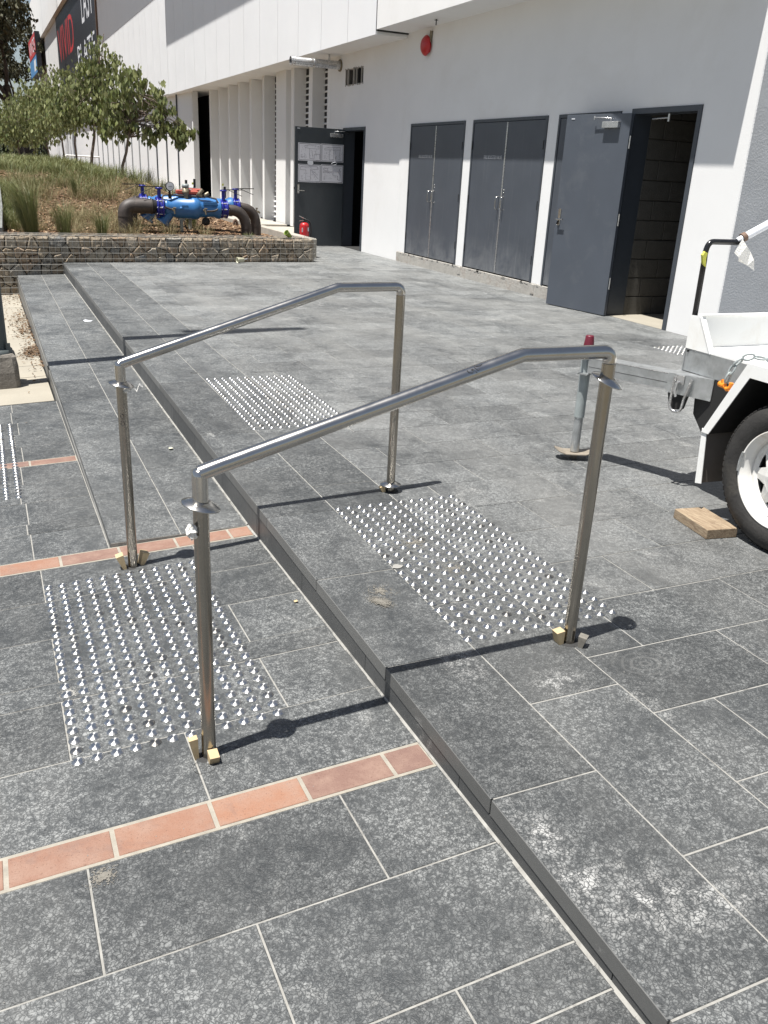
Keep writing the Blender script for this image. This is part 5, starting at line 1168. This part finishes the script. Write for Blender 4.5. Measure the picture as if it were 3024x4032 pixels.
# ---------------------------------------------------------------- fire extinguisher, cups, litter
fe = thing('fire_extinguisher', (4.02, 11.85, 0.0), 'red fire extinguisher standing in front of the open dark door', 'fire extinguisher')
ex, ey = 3.80, 11.55
put('cylinder', MB().lathe([(0.0, 0.0), (0.078, 0.0), (0.08, 0.01), (0.08, 0.42), (0.072, 0.455), (0.045, 0.475), (0.022, 0.48)], (ex, ey, 0.0), (0, 0, 1), 30), 'red', fe)
put('label_band', MB().obox((ex - .052, ey - .064, 0.36), (0.014, 0.0, 0), (0, .002, 0), (0, 0, 0.035)).obox((ex + .05, ey - .064, 0.37), (0.014, 0.004, 0), (0, .002, 0), (0, 0, 0.03)).obox((ex - .05, ey - .064, 0.2), (0.018, 0.0, 0), (0, .002, 0), (0, 0, 0.045)), 'sign_white', fe)
put('valve_head', MB().tube([(ex, ey, 0.475), (ex, ey, 0.54)], 0.018, 12), 'black_matt', fe)
put('squeeze_lever', MB().tube([(ex + .02, ey, 0.535), (ex - .03, ey - .01, 0.555), (ex - .10, ey - .02, 0.585)], 0.007, 8).tube([(ex + .02, ey, 0.515), (ex - .10, ey - .02, 0.505)], 0.007, 8), 'steel', fe)
put('hose', MB().tube(arc((ex + .015, ey - .01, 0.52), (ex + .115, ey - .02, 0.40), (ex + .11, ey - .02, 0.53), 8) + arc((ex + .118, ey - .02, 0.37), (ex + .085, ey - .02, 0.1), (ex + .125, ey - .02, 0.2), 6), 0.011, 10), 'black_matt', fe)
def cup(nm, label, loc, rot, mt, straw=False, s=1.0):
    m = Matrix.Translation(loc) @ rot
    t = tag(put(nm, None, m=m), label, 'cup')
    put('cup_wall', MB().lathe([(0.0, 0.0), (0.028 * s, 0.0), (0.040 * s, 0.105 * s), (0.043 * s, 0.107 * s), (0.040 * s, 0.110 * s), (0.037 * s, 0.100 * s), (0.026 * s, 0.004 * s)], seg=22), mt, t, local=True)
    if straw: put('straw', MB().tube([(0.01, 0, -0.06), (0.0, 0.0, 0.08)], 0.004, 8), 'sign_white', t, local=True)
    return t
cup('paper_cup', 'cream paper cup with straw lying on its side in front of the gabion wall', (2.215, 9.66, 0.045), Matrix.Rotation(R(-92), 4, 'Y') @ Matrix.Rotation(R(15), 4, 'X'), 'cup', True)
cup('paper_cup', 'crushed green cup leaning on top of the gabion wall', (3.02, 9.92, 0.36), Matrix.Rotation(R(-50), 4, 'Y') @ Matrix.Rotation(R(20), 4, 'X'), 'green_cup', False, 1.05)
def scrap(nm, label, cat, pts, z, mt, zf=None, th=0.004):
    mb = MB(); n = len(pts); cx = sum(p[0] for p in pts) / n; cy = sum(p[1] for p in pts) / n
    mb.add([(x, y, (zf(x, y) if zf else 0) + z + random.uniform(0, th)) for x, y in pts] + [(cx, cy, (zf(cx, cy) if zf else 0) + z + th)], [(i, (i + 1) % n, n) for i in range(n)])
    return tag(put(nm, mb, mt), label, cat)
scrap('paper_scrap', 'torn white paper scrap lying on the middle step far back', 'litter', [(-0.445, 5.74), (-0.39, 5.72), (-0.365, 5.78), (-0.40, 5.80), (-0.43, 5.84), (-0.455, 5.80)], 0.002, 'sign_white', ZM)
scrap('paper_scrap', 'tiny cream pellet on the middle step beside the riser', 'litter', [(-0.44, 1.47), (-0.425, 1.465), (-0.415, 1.48), (-0.42, 1.5), (-0.438, 1.495)], 0.002, 'cup', ZM, 0.01)
scrap('paper_scrap', 'tiny yellow wood chip on the lower paving near the riser', 'litter', [(-0.363, -0.52), (-0.350, -0.52), (-0.350, -0.503), (-0.363, -0.505)], 0.002, 'wedge', ZL, 0.006)
scrap('glue_blob', 'white glue blob where one stud is missing in the platform field', 'glue', [(0.004 + .021 * math.cos(a) * random.uniform(.8, 1.2), -0.602 + .018 * math.sin(a)) for a in [i * .6 for i in range(10)]], 0.0012, 'grout', None, 0.003)
def smear(name, cx, cy, rx, ry, zf, n, label, mt='sand', ang=0.0, seed=0):
    rr = random.Random(seed); mb = MB(); ca, sa = math.cos(ang), math.sin(ang)
    for _ in range(n):
        a = rr.random() * 6.28; q = abs(rr.gauss(0, .45)); u, v = q * rx * math.cos(a), q * ry * math.sin(a)
        x, y = cx + u * ca - v * sa, cy + u * sa + v * ca; s_ = rr.uniform(.0008, .0036) * (1.25 - min(1, q)); hz__ = 0.0012 + 0.0000022 * _
        k = 5; mb.add([(x + s_ * math.cos(t) * rr.uniform(.6, 1.3), y + s_ * math.sin(t) * rr.uniform(.6, 1.3), zf(x, y) + hz__) for t in [i * 6.28 / k for i in range(k)]], [tuple(range(k))])
    return tag(put(name, mb, mt), kind='stuff')
smear('sand_smear', -0.165, -0.835, 0.045, 0.075, ZU, 1500, '', ang=0.5, seed=1)
smear('sand_smear', -0.13, -0.76, 0.10, 0.10, ZU, 350, '', ang=0.5, seed=2)
smear('grout_dust', 0.16, -0.42, 0.14, 0.10, ZU, 700, '', seed=3)
smear('grout_dust', 0.20, -0.68, 0.10, 0.12, ZU, 450, '', seed=5)
smear('grout_spill', -1.165, -1.60, 0.05, 0.05, ZL, 350, '', seed=6)
smear('grout_spill', -1.17, -0.80, 0.05, 0.05, ZL, 300, '', mt='grout', seed=7)
gs = MB(); rr = random.Random(5)
for _ in range(1500):                                          # loose grit on all paving
    x = rr.uniform(-1.6, 2.6); y = rr.uniform(-2.8, 3.5)
    zf = ZU if x > -0.32 else (ZL if (y < 0.29 or x < -0.91) else ZM); s_ = rr.uniform(.0006, .0022)
    gs.add([(x - s_, y - s_, zf(x, y) + .0008), (x + s_, y - s_, zf(x, y) + .0008), (x, y + s_, zf(x, y) + .0008), (x, y, zf(x, y) + .0008 + s_ * 1.3)], [(0, 1, 3), (1, 2, 3), (2, 0, 3)])
tag(put('loose_grit', gs, 'grout'), kind='stuff')
dl = MB()
def deadleaf(x, y, z, s_):
    a = rr.random() * 6.28; c_, sn = math.cos(a), math.sin(a)
    dl.add([(x + c_ * s_, y + sn * s_, z + rr.random() * .012), (x - sn * s_ * .35, y + c_ * s_ * .35, z + .001 + rr.random() * .014), (x - c_ * s_, y - sn * s_, z + rr.random() * .012), (x + sn * s_ * .35, y - c_ * s_ * .35, z + .003)], [(0, 1, 2, 3)])
for cx, cy, rx, ry, n in ((-1.02, 9.0, .09, .35, 110), (-0.985, 7.0, .06, .45, 260), (-0.975, 6.2, .05, .3, 120), (-0.955, 5.15, .045, .12, 260), (-0.99, 5.0, .06, .10, 120), (-0.94, 4.6, .04, .12, 30), (-0.96, 5.9, .05, .8, 120), (-1.03, 8.0, .08, 1.4, 60), (-1.0, 3.7, .1, .5, 8)):
    for _ in range(n):
        x = min(-0.925, cx + rr.gauss(0, rx)); y = cy + rr.gauss(0, ry); deadleaf(x, y, ZG(x, y) + .002 + rr.random() * .015, rr.uniform(.008, .022))
tag(put('dead_leaves', dl, 'dead_leaf'), kind='stuff')
for x, y, zf, rd, nm_ in ((-0.035, 2.67, ZU, .022, 'on the platform left of the far stud field'), (-1.177, 2.74, ZL, .024, 'on the lower paving above the left stud rows')):
    tag(put('ring_mark', MB().tube([(x + rd * math.cos(a), y + rd * math.sin(a), zf(x, y) + .001) for a in [i * math.pi / 10 for i in range(21)]], .0012, 6), 'gap'), 'small dark drill ring ' + nm_, 'ring mark')
for x, y, zf, rd in ((-0.875, -1.315, ZL, .030), (-0.800, -1.295, ZL, .036)):
    tag(put('pencil_ring', MB().tube([(x + rd * math.cos(a), y + rd * math.sin(a), zf(x + rd * math.cos(a), y + rd * math.sin(a)) + .0008) for a in [i * math.pi / 12 for i in range(25)]], .0006, 5), 'gap'), 'thin dark core drill ring ' + ('left' if x < -.85 else 'right') + ' of the near left post foot', 'ring mark')

# ---------------------------------------------------------------- trees
def leafcloud(mb, blobs, n, size, droop=0.8, rs=1):
    g = np.random.default_rng(rs); tot = sum(b[3] ** 2 for b in blobs)
    for (bx_, by_, bz_, br_) in blobs:
        k = int(n * br_ ** 2 / tot); nc = max(4, int(k / 22)); cen = g.normal(0, 1, (nc, 3)); cen /= np.linalg.norm(cen, axis=1)[:, None]; cen *= (br_ * g.uniform(.25, 1.0, nc) ** .6)[:, None]
        for c_ in range(nc):
            for _ in range(22):
                p = Vector((bx_, by_, bz_)) + Vector(cen[c_]) + Vector(g.normal(0, br_ * .15 + .03, 3))
                s_ = size * g.uniform(.6, 1.25); a = g.uniform(0, 6.28); d = Vector((math.cos(a) * (1 - droop), math.sin(a) * (1 - droop), -droop - g.uniform(-.3, .3))).normalized()
                w_ = d.cross(Vector(g.normal(0, 1, 3))).normalized() * s_ * .34; f = d.cross(w_).normalized() * s_ * .08
                mb.add([p, p + d * s_ * .4 + w_ + f, p + d * s_, p + d * s_ * .4 - w_ + f, p + d * s_ * .45 - f * .3], [(0, 1, 4), (1, 2, 4), (2, 3, 4), (3, 0, 4)])
def sapling(base, top, blobs, n, label, lean=0.0, size=0.085, tr_r=0.035, rs=1, mt='leaf'):
    bz_ = Vector(base); t = thing('eucalyptus_sapling', base, label, 'tree', 'young eucalyptus trees in the garden bed')
    rr_ = random.Random(rs); tp = Vector(top); pts = []; 
    for i in range(9):
        u = i / 8; pts.append(bz_ * (1 - u) + tp * u + Vector((rr_.uniform(-.03, .03), rr_.uniform(-.03, .03), 0)) * (u > 0) - Vector((0, 0, .1 if i == 0 else 0)))
    put('trunk', MB().tube(pts, [tr_r * (1 - .8 * i / 8) for i in range(9)], 10), 'bark', t)
    bm = MB()
    for b in blobs:
        for q in range(4):
            s0 = pts[rr_.choice((3, 4, 4, 5, 6))]; e = Vector(b[:3]) + Vector((rr_.uniform(-1, 1), rr_.uniform(-1, 1), rr_.uniform(-.7, .9))) * b[3] * .75
            mid = (s0 + e) / 2 + Vector((rr_.uniform(-.08, .08), rr_.uniform(-.08, .08), rr_.uniform(0, .15))); bm.tube([s0, mid, e], [.014, .009, .003], 6)
            for z in range(3): bm.tube([mid.lerp(e, z / 3), mid.lerp(e, z / 3) + Vector((rr_.uniform(-1, 1), rr_.uniform(-1, 1), rr_.uniform(-.6, .5))) * b[3] * .4], [.006, .002], 5)
    put('branches', bm, 'bark', t)
    lm = MB(); leafcloud(lm, blobs, n, size, 0.78, rs); put('crown', lm, mt, t)
    return t
sapling((1.50, 16.6, 0.93), (1.95, 16.6, 3.15), [(1.80, 16.5, 2.78, .30), (2.15, 16.6, 2.62, .28), (1.45, 16.6, 2.45, .30), (1.75, 16.7, 2.30, .28), (2.35, 16.5, 2.25, .22), (2.15, 16.5, 1.95, .22), (2.50, 16.45, 2.02, .14), (2.70, 16.4, 2.08, .14), (2.84, 16.4, 1.92, .13), (2.66, 16.4, 1.82, .10), (1.35, 16.6, 2.05, .26), (1.65, 16.6, 1.95, .20)], 1500, 'nearest young eucalyptus, standing right of the others with a long branch towards the wall', rs=2, size=0.135)
sapling((1.55, 22.6, 1.02), (2.1, 22.6, 4.3), [(2.0, 22.6, 3.7, .42), (1.65, 22.6, 3.2, .50), (1.2, 22.5, 2.8, .52), (2.0, 22.6, 3.1, .50), (1.5, 22.6, 2.5, .6), (0.95, 22.6, 2.35, .45), (2.1, 22.6, 2.45, .45)], 2900, 'tallest young eucalyptus with its crown over the black sign', rs=3, size=0.13, tr_r=0.045)
sapling((1.5, 25.6, 1.05), (1.5, 25.6, 3.6), [(1.25, 25.6, 3.1, .6), (0.95, 25.6, 2.6, .55), (1.55, 25.6, 2.5, .5)], 1500, 'young eucalyptus just behind the tallest one, third from the right', rs=4, size=0.12)
sapling((1.45, 29.2, 1.06), (1.3, 29.2, 3.9), [(1.2, 29.2, 3.2, .7), (0.8, 29.2, 2.6, .65), (1.5, 29.2, 2.4, .5)], 1500, 'fourth young eucalyptus from the right, leafy to the left of the third', rs=5, size=0.13)
sapling((1.4, 35, 1.08), (1.2, 35, 3.9), [(1.0, 35, 3.1, .8), (0.6, 35, 2.4, .7), (1.5, 35, 2.4, .6)], 1400, 'fifth young eucalyptus from the right in the receding row', rs=6, size=0.15)
sapling((1.2, 41, 1.1), (1.0, 41, 3.8), [(0.75, 41, 2.9, .9), (0.35, 41, 2.2, .7), (1.3, 41, 2.3, .7)], 1400, 'sixth young eucalyptus from the right in the receding row', rs=7, size=0.16)
sapling((0.3, 34, 1.08), (0.2, 34, 3.1), [(0.2, 34, 2.5, .65), (0.0, 34, 2.0, .55), (0.5, 34, 2.1, .5)], 1300, 'leftmost young eucalyptus, low and bushy against the dark tree', rs=8, size=0.14)

def big_tree(base, h, label, rs, leaves, spread, tr_r=0.6):
    rr_ = random.Random(rs); t = thing('old_eucalyptus', base, label, 'tree'); bm = MB(); tips = []
    def grow(p, d, l, r_, lv):
        pts = [p]; q = p; rad = [r_]
        for i in range(4):
            d = (d + Vector((rr_.uniform(-.28, .28), rr_.uniform(-.28, .28), rr_.uniform(-.08, .2)))).normalized(); q = q + d * l / 4; pts.append(q); rad.append(r_ * (1 - .12 * (i + 1)))
        bm.tube(pts, rad, 8 if lv < 2 else 5)
        if lv >= 4: tips.append(q); return
        for k in range(3 if lv < 3 else 3):
            a = rr_.random() * 6.28; nd = (d * .8 + Vector((math.cos(a), math.sin(a), rr_.uniform(-.15, .45))) * spread).normalized(); grow(pts[rr_.choice((3, 4))], nd, l * rr_.uniform(.62, .8), rad[-1] * rr_.uniform(.55, .72), lv + 1)
            if lv == 3: tips.append(pts[2])
    grow(Vector(base), Vector((0, 0, 1)), h * .30, tr_r, 0)
    put('trunk', bm, 'bark_dark', t)
    lm = MB(); g = random.Random(rs + 1)
    blobs = [(q.x, q.y, q.z, .9) for q in tips if g.random() < .78]
    leafcloud(lm, blobs, leaves, 0.28, 0.6, rs); put('crown', lm, 'leaf_far', t)
big_tree((1.6, 62, 0.3), 17, 'tall dark gnarled eucalyptus rising behind the garden at the left edge', 21, 4800, 0.75, 0.42)
big_tree((-2.6, 66, 0.3), 16, 'second dark eucalyptus left of the first, mostly outside the photo', 24, 4500, 0.8, 0.4)
big_tree((3.3, 90, 0.3), 18, 'farther dark eucalyptus seen behind the first one, close to the building end', 33, 3500, 0.8, 0.45)
hd = MB(); leafcloud(hd, [(x, 96 + (k % 3), 1.4 + (k % 2) * .9, 1.8) for k, x in enumerate(np.arange(-24, 6, 1.5))], 14000, 0.42, 0.5, 9)
tag(put('far_bushes', hd, 'leaf_hedge'), kind='stuff')
tag(put('far_wall', MB().box(-40, 14, 104, 105, -0.8, 4.5), 'bark_dark'), 'dark far wall closing the view behind the trees', 'wall')
rl = thing('white_railing', (2.2, 40, 1.0), 'small white railing far back in front of the building beyond the saplings', 'railing')
put('rail', MB().tube([(2.02, 40, 1.05), (2.45, 40, 1.37), (3.85, 40, 1.36)], .03, 8), 'railing_white', rl)
for k in range(5): put('baluster', MB().tube([(3.05 + k * .2, 40, 0.9), (3.05 + k * .2, 40, 1.35)], .012, 6), 'railing_white', rl)
